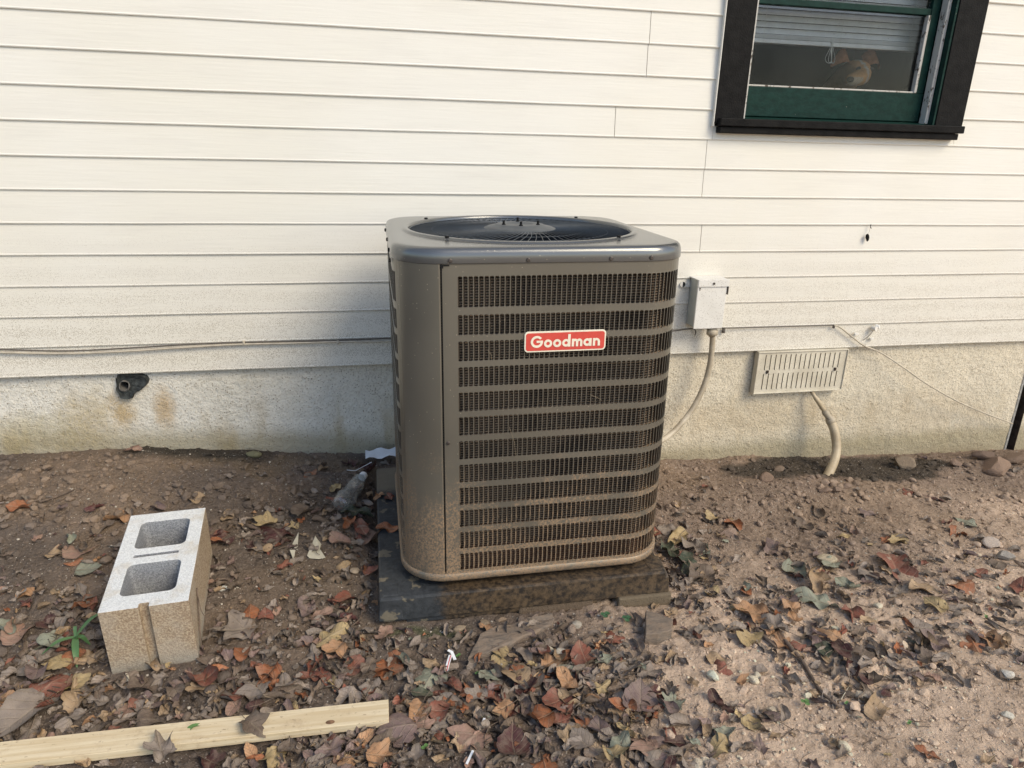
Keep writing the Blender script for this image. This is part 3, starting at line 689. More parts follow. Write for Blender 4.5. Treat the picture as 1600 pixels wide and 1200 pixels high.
# disconnect box
b0 = wp(1082, 512, D); bw0, bw1 = wp(1091, 440, D-.075).x, wp(1137.5, 440, D-.075).x; bz1, bz0 = wp(1115, 438, D-.075).z, wp(1112, 513, D-.075).z
bxm = (bw0+bw1)/2; hw = (bw1-bw0)/2
bx = empty('disconnect_box', (bxm, D, bz0), 'cream electrical disconnect box on the siding right of the condenser', 'electrical box')
H_ = bz1-bz0
mb = MB(); mb.box(-hw+.004, hw-.006, -.070, -.001, .004, H_-.002); mb.build('enclosure', M['boxside'], bx, bevel=.002)
mb = MB(); mb.box(-hw+.0005, hw-.002, -.078, -.0705, .0, H_-.024); mb.build('cover', M['boxcover'], bx, bevel=.0015)
mb = MB(); mb.box(-hw-.0005, hw+.003, -.083, -.0710, H_-.0235, H_+.003); mb.box(-hw-.0005, hw+.003, -.0705, -.0005, H_-.0015, H_+.003); mb.build('lid_flap', M['boxcover'], bx, bevel=.001)
mb = MB(); mb.box(hw+.0006, hw+.0028, -.083, -.060, H_-.055, H_-.024); mb.build('side_tab', M['darkcable'], bx)
mb = MB(); mb.tube([(0, -.0835, H_-.011), (0, -.0865, H_-.011)], .0045, 12); mb.build('screw', M['screw'], bx)
mb = MB(); mb.tube([(-hw+.009, -.0785, H_-.030), (-hw+.009, -.0800, H_-.030)], .0028, 10); mb.tube([(-hw+.009, -.0785, H_-.036), (-hw+.009, -.0800, H_-.036)], .002, 10); mb.build('hasp', M['darkcable'], bx)
mb = MB(); mb.tube([(-hw+.003, -.035, .045), (-hw+.0065, -.035, .045)], .014, 18); mb.build('knockout', M['boxside'], bx)
mb = MB(); mb.box(-hw-.028, -hw+.004, -.004, -.001, H_-.040, H_-.018); mb.tube([(-hw-.028, -.004, H_-.029), (-hw-.028, -.001, H_-.029)], .011, 14); mb.build('mounting_ear', M['boxcover'], bx)
# conduit below it
c0 = wp(1113, 516, D-.05)
cps = [(c0.x, D-.05, bz0+.002), tuple(wp(1113, 535, D-.05)), tuple(wp(1110, 565, D-.052)), tuple(wp(1101, 600, D-.06)), tuple(wp(1085, 634, D-.08)), tuple(wp(1066, 660, D-.10)), tuple(wp(1046, 680, D-.13)), tuple(wp(1024, 692, D-.17)), tuple(wp(1000, 697, D-.20))]
cd = empty('conduit', (c0.x, D-.05, bz0), 'beige flexible conduit curving from the disconnect box down behind the condenser', 'conduit')
def loc(pts, o): return [Vector(p)-Vector(o.location) for p in pts]
mb = MB(); mb.tube(spline(loc(cps, cd), 8), .0115, 14); mb.build('hose', M['conduit'], cd, True)
mb = MB(); q = loc(cps, cd); mb.tube([q[0], q[0]+Vector((0, 0, -.012)), q[0]+Vector((0, 0, -.013)), q[0]+Vector((0, 0, -.034)), q[0]+Vector((0, 0, -.035)), q[0]+Vector((0, 0, -.042))], [.019, .019, .022, .022, .015, .013], 16); mb.build('fitting', M['conduit'], cd, True)
# cables
def cable(name, pts, r, mat, label, off=None):
    P = spline(pts, 6); o = empty(name, P[0], label, 'cable')
    mb = MB(); mb.tube(loc(P, o), r, 8); mb.build('jacket', mat, o, True); return o, P
def clip(o, p, mat='cable', s=1.):
    p = Vector(p)-Vector(o.location); mb = MB(); mb.box(p.x-.004*s, p.x+.004*s, p.y-.004, p.y+.006, p.z-.010*s, p.z+.006*s); mb.tube([p+Vector((0, -.004, -.004)), p+Vector((0, -.007, -.004))], .002, 8); mb.build('clip', M[mat], o, bevel=.001)
ca1, P1 = cable('cable', [wpx(-60, 544, .006), wpx(0, 546, .006), wpx(60, 548, .006), wpx(120, 548, .006), wpx(200, 544, .006), wpx(300, 538, .006), wpx(378, 535, .006), wpx(500, 532.5, .006), wpx(610, 528.5, .006), wpx(700, 525, .006)], .0026, M['darkcable'], 'dark thin cable running along the lowest siding board, upper of the pair')
clip(ca1, wpx(381, 535, .006), 's' if 's' in M else 'cable')
ca2, P2 = cable('cable', [wpx(-60, 549, .007), wpx(60, 552, .007), wpx(120, 552, .007), wpx(200, 548.5, .007), wpx(300, 542, .007), wpx(378, 538, .007), wpx(450, 536.5, .007), wpx(530, 534, .007), wpx(610, 533, .007), wpx(700, 530, .007)], .0034, M['cable'], 'beige cable running along the lowest siding board, lower of the pair')
clip(ca2, wpx(528, 534, .007))
ca3, P3 = cable('cable', [wpx(980, 522, .006), wpx(1045, 518, .006), wpx(1072, 514.5, .006), wpx(1084, 514, .008), wpx(1087, 519, .012), wpx(1085.5, 524, .012)], .0022, M['darkcable'], 'short dark cable between the condenser and the disconnect box with its tip bent down')
ca4, P4 = cable('cable', [wpx(1128, 512.5, .010), wpx(1150, 512.5, .006), wpx(1200, 511, .006), wpx(1250, 509.5, .006), wpx(1303, 508, .006)], .0022, M['darkcable'], 'dark thin cable tucked under the siding lip right of the disconnect box')
clip(ca4, wpx(1131, 516, .007), 'darkcable', 1.2)
ca5, P5 = cable('cable', [wpx(1303, 508, .009), wpx(1312, 511, .010), wpx(1330, 525, .012), wpx(1348, 539, .014), wpx(1362, 545, .014), wpx(1378, 552, .010), wpx(1410, 573, .03), wpx(1450, 601, .035), wpx(1500, 629, .035), wpx(1545, 648, .025), wpx(1572, 658, .018), wpx(1582, 662, .012)], [.0034]*0 or .0032, M['cable'], 'beige cable sagging diagonally across the foundation to the vertical gap')
clip(ca5, wpx(1303, 510, .009), 'darkcable', .8)
# small fitting with a wire tail, and two tags
sf = wpx(1366, 511, .004); fx = empty('wire_stub', sf, 'small white plastic stub with a thin wire tail under the siding lip', 'fitting')
mb = MB(); mb.tube([(-.010, -.002, -.004), (-.004, -.020, -.003)], .010, 12); mb.build('socket', M['trim_white'], fx, bevel=.001)
mb = MB(); mb.tube([(.004, -.004, .003), (.012, -.016, .004)], [.011, .008], 12); mb.build('cap', M['boxcover'], fx, bevel=.001)
tl = loc([wpx(1366, 514, .010), wpx(1361, 521, .012), wpx(1354, 528, .008), wpx(1348, 532, .004)], fx); mb = MB(); mb.tube(spline(tl, 5), .0013, 6); mb.build('wire_tail', M['darkcable'], fx, True)
for (px, py, lb) in ((1337, 521.5, 'small pale cable staple beside the diagonal cable'), (1361, 529, 'small pale cable staple below the white plastic stub')):
    o = empty('cable_staple', wpx(px, py, .003), lb, 'staple'); mb = MB(); mb.box(-.011, .011, -.006, .0, -.005, .005); mb.build('strap', M['trim_white'], o, bevel=.001)
    mb = MB(); mb.tube([(-.006, -.006, 0), (-.006, -.010, 0)], .004, 10); mb.build('nail_head', M['boxcover'], o)
# dangling dark seed husk
hp = wpx(1360, 353, .006); hk = empty('dangling_husk', hp, 'tiny black husk hanging on a thread from the siding right of the window corner', 'debris')
e = loc([hp, wpx(1359, 359, .008), wpx(1356, 367, .010)], hk); mb = MB(); mb.tube(e, .0004, 4); mb.tube([(0, 0, -.001), (.001, -.001, .006)], .002, 6); mb.tube([(.0, 0, -.003), (.005, -.002, -.010)], [.002, .0015], 6); mb.build('thread', M['darkcable'], hk)
p = e[-1]; mb = MB(); mb.tube([p+Vector((-.001, 0, .004)), p+Vector((-.002, 0, 0)), p+Vector((0, 0, -.010)), p+Vector((.003, 0, -.020)), p+Vector((.002, 0, -.026))], [.002, .006, .0075, .005, .002], 8); mb.build('husk', M['void'], hk, True)

# foundation vent with two rows of slots
v0 = wp(1175, 615, D-.004); v1 = wp(1324, 547.5, D-.004); VW = wp(1312, 612, D-.004).x-v0.x; VH = wp(1186, 549.5, D-.004).z-v0.z
vt = empty('foundation_vent', v0, 'cream metal foundation vent with two rows of upright slots', 'vent')
mb = MB(); N = 16; mx = .026; pw = (VW-2*mx)/N; rows = [(.018, VH*.48), (VH*.56, VH-.014)]
def plate_cells(mb, x0, x1, z0, z1, hx0, hx1, hz0, hz1, y0, y1, r):
    h = []
    for cx_, cz_, a0 in ((hx1-r, hz1-r, 0), (hx0+r, hz1-r, 90), (hx0+r, hz0+r, 180), (hx1-r, hz0+r, 270)):
        for k in range(3):
            a = math.radians(a0+45*k); h.append((cx_+r*math.cos(a), cz_+r*math.sin(a)))
    c = [(x1, z1), (x0, z1), (x0, z0), (x1, z0)]
    v = [(a, y0, b) for a, b in h]+[(a, y1, b) for a, b in h]+[(a, y0, b) for a, b in c]
    f = [(i, (i+1) % 12, 12+(i+1) % 12, 12+i) for i in range(12)]
    for q in range(4):
        f += [(24+q, 3*q+1, 3*q), (24+q, 3*q+2, 3*q+1), (24+q, 24+(q+1) % 4, 3*((q+1) % 4), 3*q+2)]
    mb.add(v, f)
zz = [0, .018-.004, rows[0][1]+.004, rows[1][0]-.004, VH-.010, VH]
for (a, b) in rows:
    for i in range(N):
        x0 = mx+i*pw; sh = .35*pw
        plate_cells(mb, x0, x0+pw, a-.004, b+.004, x0+pw*.40, x0+pw*.62, a, b, -.006, -.001, pw*.13)
for (x0, x1, z0, z1) in ((.004, mx, .004, VH-.004), (VW-mx, VW-.004, .004, VH-.004), (mx, VW-mx, .004, .014), (mx, VW-mx, rows[0][1]+.004, rows[1][0]-.004), (mx, VW-mx, VH-.010, VH-.004)):
    mb.add([(x0, -.006, z0), (x1, -.006, z0), (x1, -.006, z1), (x0, -.006, z1)], [(0, 1, 2, 3)])
mb.build('slotted_plate', M['vent'], vt)
mb = MB()
for (a, b) in rows:
    for i in range(N):
        x0 = mx+i*pw+pw*.67; mb.add([(x0, -.0062, a), (x0, -.0062, b), (x0-pw*.16, -.0085, b-.004), (x0-pw*.16, -.0085, a+.004), (x0-pw*.05, -.0062, a), (x0-pw*.05, -.0062, b)], [(0, 1, 2, 3)])
mb.build('louver_fins', M['vent'], vt)
mb = MB(); e = .0042
for a in ((0, VW, 0, e), (0, VW, VH-e, VH), (0, e, e+.0002, VH-e-.0002), (VW-e, VW, e+.0002, VH-e-.0002)): mb.box(a[0], a[1], -.011, .02, a[2], a[3])
mb.build('frame', M['vent'], vt, bevel=.001)
mb = MB(); mb.box(.005, VW-.005, .014, .018, .005, VH-.005); mb.build('dark_backing', M['void'], vt)
for x in (mx+.5*pw+.014, VW-mx-.5*pw-.012): 
    mb = MB(); mb.box(x-.004, x+.004, -.012, -.0065, VH*.49, VH*.56); mb.build('latch', M['rustwood'], vt)

# bent pipe below the vent
pp = [wp(1268, 612, D+.0), wp(1272, 618, D-.02), wp(1282, 633, D-.035), wp(1290, 645, D-.05), wp(1297, 655, D-.06), wp(1304, 675, D-.085), wp(1307, 700, D-.115), wp(1303, 722, D-.155), wp(1292, 745, D-.205), wp(1281, 765, D-.255)]
pi_ = empty('bent_pipe', gp(1288, 752), 'beige bent pipe rising from the soil to the foundation vent', 'pipe')
q = loc(pp, pi_); mb = MB(); mb.tube(spline(q[4:], 8), .0185, 16); mb.build('lower_pipe', M['pipe'], pi_, True)
mb = MB(); mb.tube(spline(q[:5], 6), [.008]*8+[.010]*17, 12); mb.build('upper_hose', M['pipe'], pi_, True)
mb = MB(); mb.tube([q[2]*.3+q[3]*.7, q[3], q[3]*.5+q[4]*.5, q[4], q[4]*.7+q[5]*.3], [.012, .0155, .013, .0205, .0195], 14); mb.build('tape_wrap', M['conduit'], pi_, True)
mb = MB(); mb.tube([q[3]*.4+q[4]*.6+Vector((-.014, -.012, 0)), q[4]+Vector((.006, -.020, -.004)), q[4]+Vector((.016, -.014, -.014))], .0022, 6); mb.build('tie_wire', M['darkcable'], pi_)

# ---------------------------------------------------------------- the condenser
UR, UW, UH = .12, .74, .896
ut, ub, uc = -.01356, -.00337, -.00775
RZm, RXm, RYm = Matrix.Rotation(ut, 3, 'Z'), Matrix.Rotation(ub, 3, 'X'), Matrix.Rotation(uc, 3, 'Y')
UM = RZm @ RXm @ RYm; ULOC = Vector((.447, 2.0053, CAMZ-1.1321))
unit = empty('air_conditioner', ULOC, 'grey outdoor air conditioner condenser with louvered sides standing on a dark pad', 'air conditioner', rot=UM.to_euler())
h = UW/2; FL = UW-2*UR; AC = math.pi/2*UR; PER = 4*(FL+AC)
def ring(s, off=0.):
    s = s % PER; k = int(s//(FL+AC)); u = s-k*(FL+AC); r = UR
    if u < FL: x, y, nx_, ny_ = -h+r+u, -h-off, 0, -1
    else:
        a = (u-FL)/r; x, y, nx_, ny_ = h-r+(r+off)*math.sin(a), -h+r-(r+off)*math.cos(a), math.sin(a), -math.cos(a)
    for _ in range(k): x, y, nx_, ny_ = -y, x, -ny_, nx_
    return x, y, nx_, ny_
rowz = [(.7537, .8286)]+[(.6855-.0656*i, .7360-.0656*i) for i in range(11)]
PIT = .0127
def sheet(name, s0, s1, slot0, nslots, parent, zlo=.012, zhi=.862):
    """one louvered side: bands, slotted rows and margins as one panel; the fins of each row are its children"""
    mb = MB()
    def P(s, z, d=0.):
        x, y, a, b = ring(s, -d); return (x, y, z)
    def quad(sa, sb_, za, zb): mb.add([P(sa, za), P(sb_, za), P(sb_, zb), P(sa, zb)], [(0, 1, 2, 3)])
    def strip(sa, sb_, za, zb):
        n = max(1, int(round((sb_-sa)/.0124)));
        for i in range(n): quad(sa+(sb_-sa)*i/n, sa+(sb_-sa)*(i+1)/n, za, zb)
    send = slot0+nslots*PIT; m = .0015
    edges = [zlo]
    for a, b in rowz[::-1]: edges += [a-m, b+m]
    edges.append(zhi)
    for i in range(0, len(edges), 2): strip(s0, s1, edges[i], edges[i+1])
    for a, b in rowz:
        if slot0 > s0+1e-6: strip(s0, slot0, a-m, b+m)
        if s1 > send+1e-6: strip(send, s1, a-m, b+m)
        for i in range(nslots):
            sa = slot0+i*PIT; r = .0036; ha, hb = sa+PIT*.07, sa+PIT*.93
            hh = []
            for c_, d_, a0 in ((hb-r, b-r, 0), (ha+r, b-r, 90), (ha+r, a+r, 180), (hb-r, a+r, 270)):
                for k in range(3):
                    an = math.radians(a0+45*k); hh.append((c_+r*math.cos(an), d_+r*math.sin(an)))
            cc_ = [(sa+PIT, b+m), (sa, b+m), (sa, a-m), (sa+PIT, a-m)]
            v = [P(x, z) for x, z in hh]+[P(x, z, .0014) for x, z in hh]+[P(x, z) for x, z in cc_]
            f = [(k, (k+1) % 12, 12+(k+1) % 12, 12+k) for k in range(12)]
            for qd in range(4):
                f += [(24+qd, 3*qd+1, 3*qd), (24+qd, 3*qd+2, 3*qd+1), (24+qd, 24+(qd+1) % 4, 3*((qd+1) % 4), 3*qd+2)]
            mb.add(v, f)
    me = mesh_np(name, mb.v, mb.f); pn = link(name, me, M['steel'], parent)
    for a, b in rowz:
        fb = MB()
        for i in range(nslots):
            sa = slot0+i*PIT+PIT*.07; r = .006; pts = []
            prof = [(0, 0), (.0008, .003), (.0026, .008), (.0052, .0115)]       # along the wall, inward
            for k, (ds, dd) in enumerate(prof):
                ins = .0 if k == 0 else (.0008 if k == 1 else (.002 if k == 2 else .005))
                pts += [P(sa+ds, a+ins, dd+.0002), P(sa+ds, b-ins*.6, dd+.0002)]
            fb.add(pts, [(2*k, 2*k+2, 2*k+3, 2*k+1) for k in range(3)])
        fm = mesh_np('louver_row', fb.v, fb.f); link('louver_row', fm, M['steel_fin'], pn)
    return pn
s_front = .0; QL = FL+AC
# front panel starts a little right of the corner; slots run round the right front corner
sheet('front_panel', -.0085, QL-.001, .0275, int((QL-.0275-.004)/PIT), unit)
sheet('side_panel', QL+.001, 2*QL-.001, QL+.03, int((QL-.045)/PIT), unit)
sheet('back_panel', 2*QL+.001, 3*QL-.001, 2*QL+.03, int((QL-.045)/PIT), unit)
sheet('side_panel', 3*QL+.001, 4*QL-AC*.70-.001, 3*QL+.03, int((FL+AC*.30-.042)/PIT), unit)
# solid access corner, 2 mm proud with turned edges
mb = MB(); sA, sB = 4*QL-AC*.70, 4*QL-.0105; nn = 40; v = []
for i in range(nn+1):
    s_ = sA+(sB-sA)*i/nn; off = .002 if 0 < i < nn else -.004
    s2 = s_ if 0 < i < nn else (sA+(sB-sA)*(1/nn*.2 if i == 0 else 1-1/nn*.2))
    x, y, _, _ = ring(s2, off); v += [(x, y, .012), (x, y, .862)]
mb.add(v, [(2*i, 2*i+2, 2*i+3, 2*i+1) for i in range(nn)])
# extend the corner sheet onto the front face up to the seam
me = mesh_np('access_panel', mb.v, mb.f, True); link('access_panel', me, M['steel'], unit)
mb = MB(); mb.box(-.2600, -.2582, -.3712, -.364, .03, .852); mb.build('panel_seam', M['void'], unit)
mb = MB(); mb.box(-.2625, -.2550, -.3716, -.366, .848, .8565); mb.box(-.2545, -.241, -.3714, -.366, .8530, .8562); mb.build('seam_notch', M['void'], unit)
def loop(r_in, z, n=12):
    o = []; R_ = max(UR-r_in, .02); hh = h-r_in-R_
    for k, (cx_, cy_) in enumerate(((hh, -hh), (hh, hh), (-hh, hh), (-hh, -hh))):
        for i in range(n+1):
            a = math.radians(-90+90*k+90*i/n); o.append((cx_+R_*math.cos(a), cy_+R_*math.sin(a), z))
    # densify flats
    out = []; L_ = len(o)
    for i in range(L_):
        a, b = Vector(o[i]), Vector(o[(i+1) % L_]); out.append(tuple(a))
        if (a-b).length > .2:
            for k in range(1, 16): out.append(tuple(a.lerp(b, k/16)))
    return out
def loops_mesh(lps, close=True):
    n = len(lps[0]); v = [p for l in lps for p in l]
    return v, [(k*n+i, k*n+(i+1) % n, (k+1)*n+(i+1) % n, (k+1)*n+i) for k in range(len(lps)-1) for i in range(n)]
def circ_like(lp, r, z):
    return [(r*math.cos(math.atan2(p[1], p[0])), r*math.sin(math.atan2(p[1], p[0])), z) for p in lp]
# base pan
v, f = loops_mesh([loop(.03, .0), loop(-.004, .0), loop(-.006, .004), loop(-.006, .020), loop(-.003, .022), loop(.002, .022)]); mb = MB(); mb.add(v, f); mb.build('base_pan', M['steel'], unit, True)
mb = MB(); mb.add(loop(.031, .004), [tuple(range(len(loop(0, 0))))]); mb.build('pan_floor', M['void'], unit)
# top cap with rounded edge, swept to the round fan opening
ZT = UH
base = loop(0, 0)
lp = [loop(.004, ZT-.0375), loop(-.0028, ZT-.0380), loop(-.0034, ZT-.036), loop(-.0032, ZT-.022), loop(-.0020, ZT-.014), loop(.001, ZT-.007), loop(.006, ZT-.0025), loop(.014, ZT-.0005), loop(.024, ZT), loop(.032, ZT)]
cl_ = [(.337, .0005), (.3345, .0), (.3325, .003), (.328, .0055), (.322, .006), (.317, .0045), (.3145, 0), (.314, -.05)]
l9 = lp[-1]
for tt in (.33, .66): lp.append([tuple(Vector(a).lerp(Vector(b), tt)) for a, b in zip(l9, circ_like(l9, .337, ZT+.0005))])
def safe(r, z):                                   # keep the ring inside the square loop
    return circ_like(base, r, z)
lp += [safe(r, ZT+z) for r, z in cl_]
v, f = loops_mesh(lp); mb = MB(); mb.add(v, f); cap = mb.build('top_cap', M['cap'], unit, True)
# screws
for (x, z) in ((-.2392, .8660), (-.0537, .8655), (.1509, .8660), (.2539, .8670)):
    mb = MB(); y = -h-.0030-(0 if abs(x) < .26 else 0)
    mb.tube([(x, y+.001, z), (x, y-.0022, z), (x, y-.0034, z)], [.0052, .0052, .0035], 12); mb.build('screw', M['screw'], unit)
mb = MB(); mb.tube([(-.2490, -h-.0002, .406), (-.2490, -h-.0025, .406), (-.2490, -h-.0035, .406)], [.0048, .0048, .003], 12); mb.build('screw', M['screw'], unit)
for (x, y, z) in ((-h-.0032, -.20, .868), (-h-.0032, .0, .868), (-h-.0032, .22, .868)):
    mb = MB(); mb.tube([(x+.001, y, z), (x-.003, y, z), (x-.004, y, z)], [.0052, .0052, .0035], 12); mb.build('screw', M['void'], unit)
mb = MB(); mb.tube([(-h-.002, -.252, .850), (-h-.006, -.252, .850)], .005, 10); mb.build('screw', M['void'], unit)
for a in (35, 130, 215, 300):
    x, y = .327*math.cos(math.radians(a+10)), .327*math.sin(math.radians(a+10))
    mb = MB(); mb.tube([(x, y, ZT+.004), (x, y, ZT+.0095)], .0055, 8); mb.build('screw', M['void'], unit)
# inner coil and dark cavity
v, f = loops_mesh([loop(.0185, .010), loop(.0185, .850)]); mb = MB(); mb.add(v, f); mb.build('coil', M['coil'], unit, True)
v, f = loops_mesh([circ_like(base, .3135, ZT-.045), circ_like(base, .310, .55)]); 
mb = MB(); mb.add(v, f); mb.build('fan_shroud', M['black_metal'], unit, True)
mb = MB(); mb.add(circ_like(base, .318, .45), [tuple(range(len(base)))]); mb.build('shaft_dark_disc', M['void'], unit)  # near-black disc standing in for the darkness below the fan
# fan
fan = bpy.data.objects.new('fan', None); COL.objects.link(fan); fan.parent = unit; fan.location = (0, 0, ZT-.12)
mb = MB(); mb.tube([(0, 0, -.16), (0, 0, .045), (0, 0, .060)], [.075, .075, .06], 28); mb.build('motor', M['black_metal'], fan, True)
for k in range(3):
    mb = MB(); v = []; n1_, n2_ = 9, 12
    for i in range(n1_):
        r = .07+(.285-.07)*i/(n1_-1)
        for j in range(n2_):
            a = math.radians(120*k+12)+(j/(n2_-1))*(1.25-.25*i/n1_)+.35*i/n1_; u = j/(n2_-1)
            v.append((r*math.cos(a), r*math.sin(a), .055-.075*u+.02*math.sin(math.pi*u)))
    mb.add(v, [(i*n2_+j, i*n2_+j+1, (i+1)*n2_+j+1, (i+1)*n2_+j) for i in range(n1_-1) for j in range(n2_-1)]); mb.build('fan_blade', M['blade'], fan, True)
# wire guard
gr = bpy.data.objects.new('fan_grille', None); COL.objects.link(gr); gr.parent = unit; gr.location = (0, 0, ZT)
mb = MB(); NS = 84
for k in range(NS):
    a0 = 2*math.pi*k/NS; pts = []
    for i in range(9):
        u = i/8; r = .098+(.318-.098)*u; a = a0+.26*(1-u)**1.6; z = -.004+.005*(1-u**2)
        pts.append((r*math.cos(a), r*math.sin(a), z))
    mb.tube(pts, .00095, 5, False)
mb.build('guard_wires', M['wire'], gr, True)
for r, z in ((.180, -.0025), (.250, -.0035), (.3135, -.004)):
    mb = MB(); mb.tube([(r*math.cos(2*math.pi*i/72), r*math.sin(2*math.pi*i/72), z) for i in range(73)], .0016, 6, False); mb.build('guard_ring', M['wire'], gr, True)
nn = 40; prof = [(.106, -.004), (.104, .001), (.092, .006), (.074, .009), (.068, .0125), (.064, .0135), (.040, .0135), (.036, .011), (0.0005, .011)]
v = [(r*math.cos(2*math.pi*i/nn), r*math.sin(2*math.pi*i/nn), z) for r, z in prof for i in range(nn)]
mb = MB(); mb.add(v, [(k*nn+i, k*nn+(i+1) % nn, (k+1)*nn+(i+1) % nn, (k+1)*nn+i) for k in range(len(prof)-1) for i in range(nn)]); mb.build('hub_plate', M['hub'], gr, True)
for a in (205, 262, 325, 85):
    x, y = .056*math.cos(math.radians(a)), .056*math.sin(math.radians(a))
    mb = MB(); mb.tube([(x, y, .013), (x, y, .016), (x, y, .0162), (x, y, .025)], [.0055, .0055, .0034, .0034], 8); mb.build('hub_bolt', M['void'], gr)

# badge
bg_ = bpy.data.objects.new('badge', None); COL.objects.link(bg_); bg_.parent = unit
bc_ = Vector((.0455, -h-.0035, .6638)); bg_.location = bc_; bg_.rotation_euler = (0, 0, 0)
bg_['label'] = 'red name badge with a cream border on the front louvers'
BW, BH = .2085, .0525
def rrect(w_, h_, r, n=8):
    o = []
    for cx_, cz_, a0 in ((w_/2-r, h_/2-r, 0), (-w_/2+r, h_/2-r, 90), (-w_/2+r, -h_/2+r, 180), (w_/2-r, -h_/2+r, 270)):
        for k in range(n+1):
            a = math.radians(a0+90*k/n); o.append((cx_+r*math.cos(a), cz_+r*math.sin(a)))
    return o
def slab(mb, poly, y0, y1):
    n = len(poly); mb.add([(x, y0, z) for x, z in poly]+[(x, y1, z) for x, z in poly], [tuple(range(n)), tuple(range(n, 2*n))[::-1]]+[(i, (i+1) % n, n+(i+1) % n, n+i) for i in range(n)])
mb = MB(); slab(mb, rrect(BW, BH, .0095), .003, -.0012); mb.build('border', M['cream'], bg_, bevel=.0004, seg=1)
mb = MB(); slab(mb, rrect(BW-.0075, BH-.0075, .0065), -.0014, -.0018); mb.build('field', M['red'], bg_)
# lettering from strokes: x-height xh, stroke st
mb = MB(); st, xh, cap_ = .0052, .0178, .0268; zb_ = -cap_/2+.0005; dy = [0]
def poly_(p):
    dy[0] += .00006; slab(mb, p, -.0019, -.0026-dy[0])
def arc(cx_, cz_, R_, a0, a1, n=28, sx=1.):
    for i in range(n):
        a, b = math.radians(a0+(a1-a0)*i/n), math.radians(a0+(a1-a0)*(i+1)/n)
        q = [(cx_+sx*R_*math.cos(a), cz_+R_*math.sin(a)), (cx_+sx*(R_-st)*math.cos(a), cz_+(R_-st)*math.sin(a)), (cx_+sx*(R_-st)*math.cos(b), cz_+(R_-st)*math.sin(b)), (cx_+sx*R_*math.cos(b), cz_+R_*math.sin(b))]
        mb.add([(x, -.0019, z) for x, z in q]+[(x, -.0027, z) for x, z in q], [(0, 1, 2, 3), (7, 6, 5, 4), (0, 4, 5, 1), (2, 6, 7, 3), (0, 3, 7, 4), (1, 5, 6, 2)])
def bar(x0, x1, z0, z1): poly_([(x0, z0), (x1, z0), (x1, z1), (x0, z1)])
ro = xh/2; x = -.0885
RG = cap_/2+.0003; arc(x+RG, zb_+cap_/2, RG, 38, 360); bar(x+RG*.95, x+2*RG-.0002, zb_+cap_/2-.0022, zb_+cap_/2+.0026); x += 2*RG+.0022
for _ in range(2): arc(x+ro*1.04, zb_+ro, ro*1.04, 0, 360); x += 2*ro*1.04+.0020
arc(x+ro, zb_+ro, ro, 0, 360); bar(x+2*ro-st+.0004, x+2*ro+.0010, zb_, zb_+cap_+.0022); x += 2*ro+.0040
bar(x, x+st, zb_, zb_+xh)
for _ in range(2):
    Rm = .0072; arc(x+Rm+.0003, zb_+xh-Rm, Rm, 0, 150, 16); bar(x+2*Rm-st+.0003, x+2*Rm+.0003, zb_, zb_+xh-Rm+.0004); x += 2*Rm-st+.0003
x += st+.0022
arc(x+ro, zb_+ro, ro, 0, 360); bar(x+2*ro-st+.0004, x+2*ro+.0010, zb_, zb_+xh); x += 2*ro+.0040
bar(x, x+st, zb_, zb_+xh); Rm = .0082; arc(x+Rm, zb_+xh-Rm, Rm, 0, 150, 16); bar(x+2*Rm-st, x+2*Rm, zb_, zb_+xh-Rm+.0004); x += 2*Rm
_x0, _x1 = -.0885, x; mb.v = [((p[0]-(_x0+_x1)/2)*(.1775/(_x1-_x0)), p[1], p[2]*1.10) for p in mb.v]
mb.build('lettering', M['cream'], bg_)

# ---------------------------------------------------------------- pad
pad = empty('equipment_pad', ULOC+UM @ Vector((0, 0, -.090)), 'dark plastic equipment pad under the condenser, stained brown in front', 'pad', rot=UM.to_euler())
mb = MB(); px0, px1, py0, py1 = -.440, .368, -.400, .413; pz = .068
mb.box(px0+.0, px1, py0+.004, py1, -.006, pz)
o = mb.build('slab', M['pad'], pad, bevel=.006)
for (a, b) in ((px0-.004, px0+.062), (px1-.058, px1+.012)):
    mb = MB(); x0, x1 = a, b; y0 = py0+.002; zt = pz+.0015
    v = [(x0, y0, 0), (x1, y0, 0), (x1, y0+.09, 0), (x0, y0+.09, 0), (x0+.004, y0+.003, zt-.022), (x1-.004, y0+.003, zt-.022), (x1-.004, y0+.088, zt-.004), (x0+.004, y0+.088, zt-.004), (x0+.012, y0+.016, zt), (x1-.012, y0+.016, zt), (x1-.012, y0+.078, zt), (x0+.012, y0+.078, zt)]
    mb.add(v, [(3, 2, 1, 0), (0, 1, 5, 4), (1, 2, 6, 5), (2, 3, 7, 6), (3, 0, 4, 7), (4, 5, 9, 8), (5, 6, 10, 9), (6, 7, 11, 10), (7, 4, 8, 11), (8, 9, 10, 11)]); mb.build('corner_block', M['pad'], pad, bevel=.003)
mb = MB(); mb.box(px0+.07, px1-.20, py0+.012, py0+.07, -.022, -.0065); mb.build('lower_lip', M['pad'], pad, bevel=.003)
mb = MB(); mb.box(-h+.05, h-.05, -h+.06, h-.06, pz+.001, .0895); mb.build('under_pan_dark_gap', M['void'], pad)  # one near-black slab standing in for the shaded gap under the pan
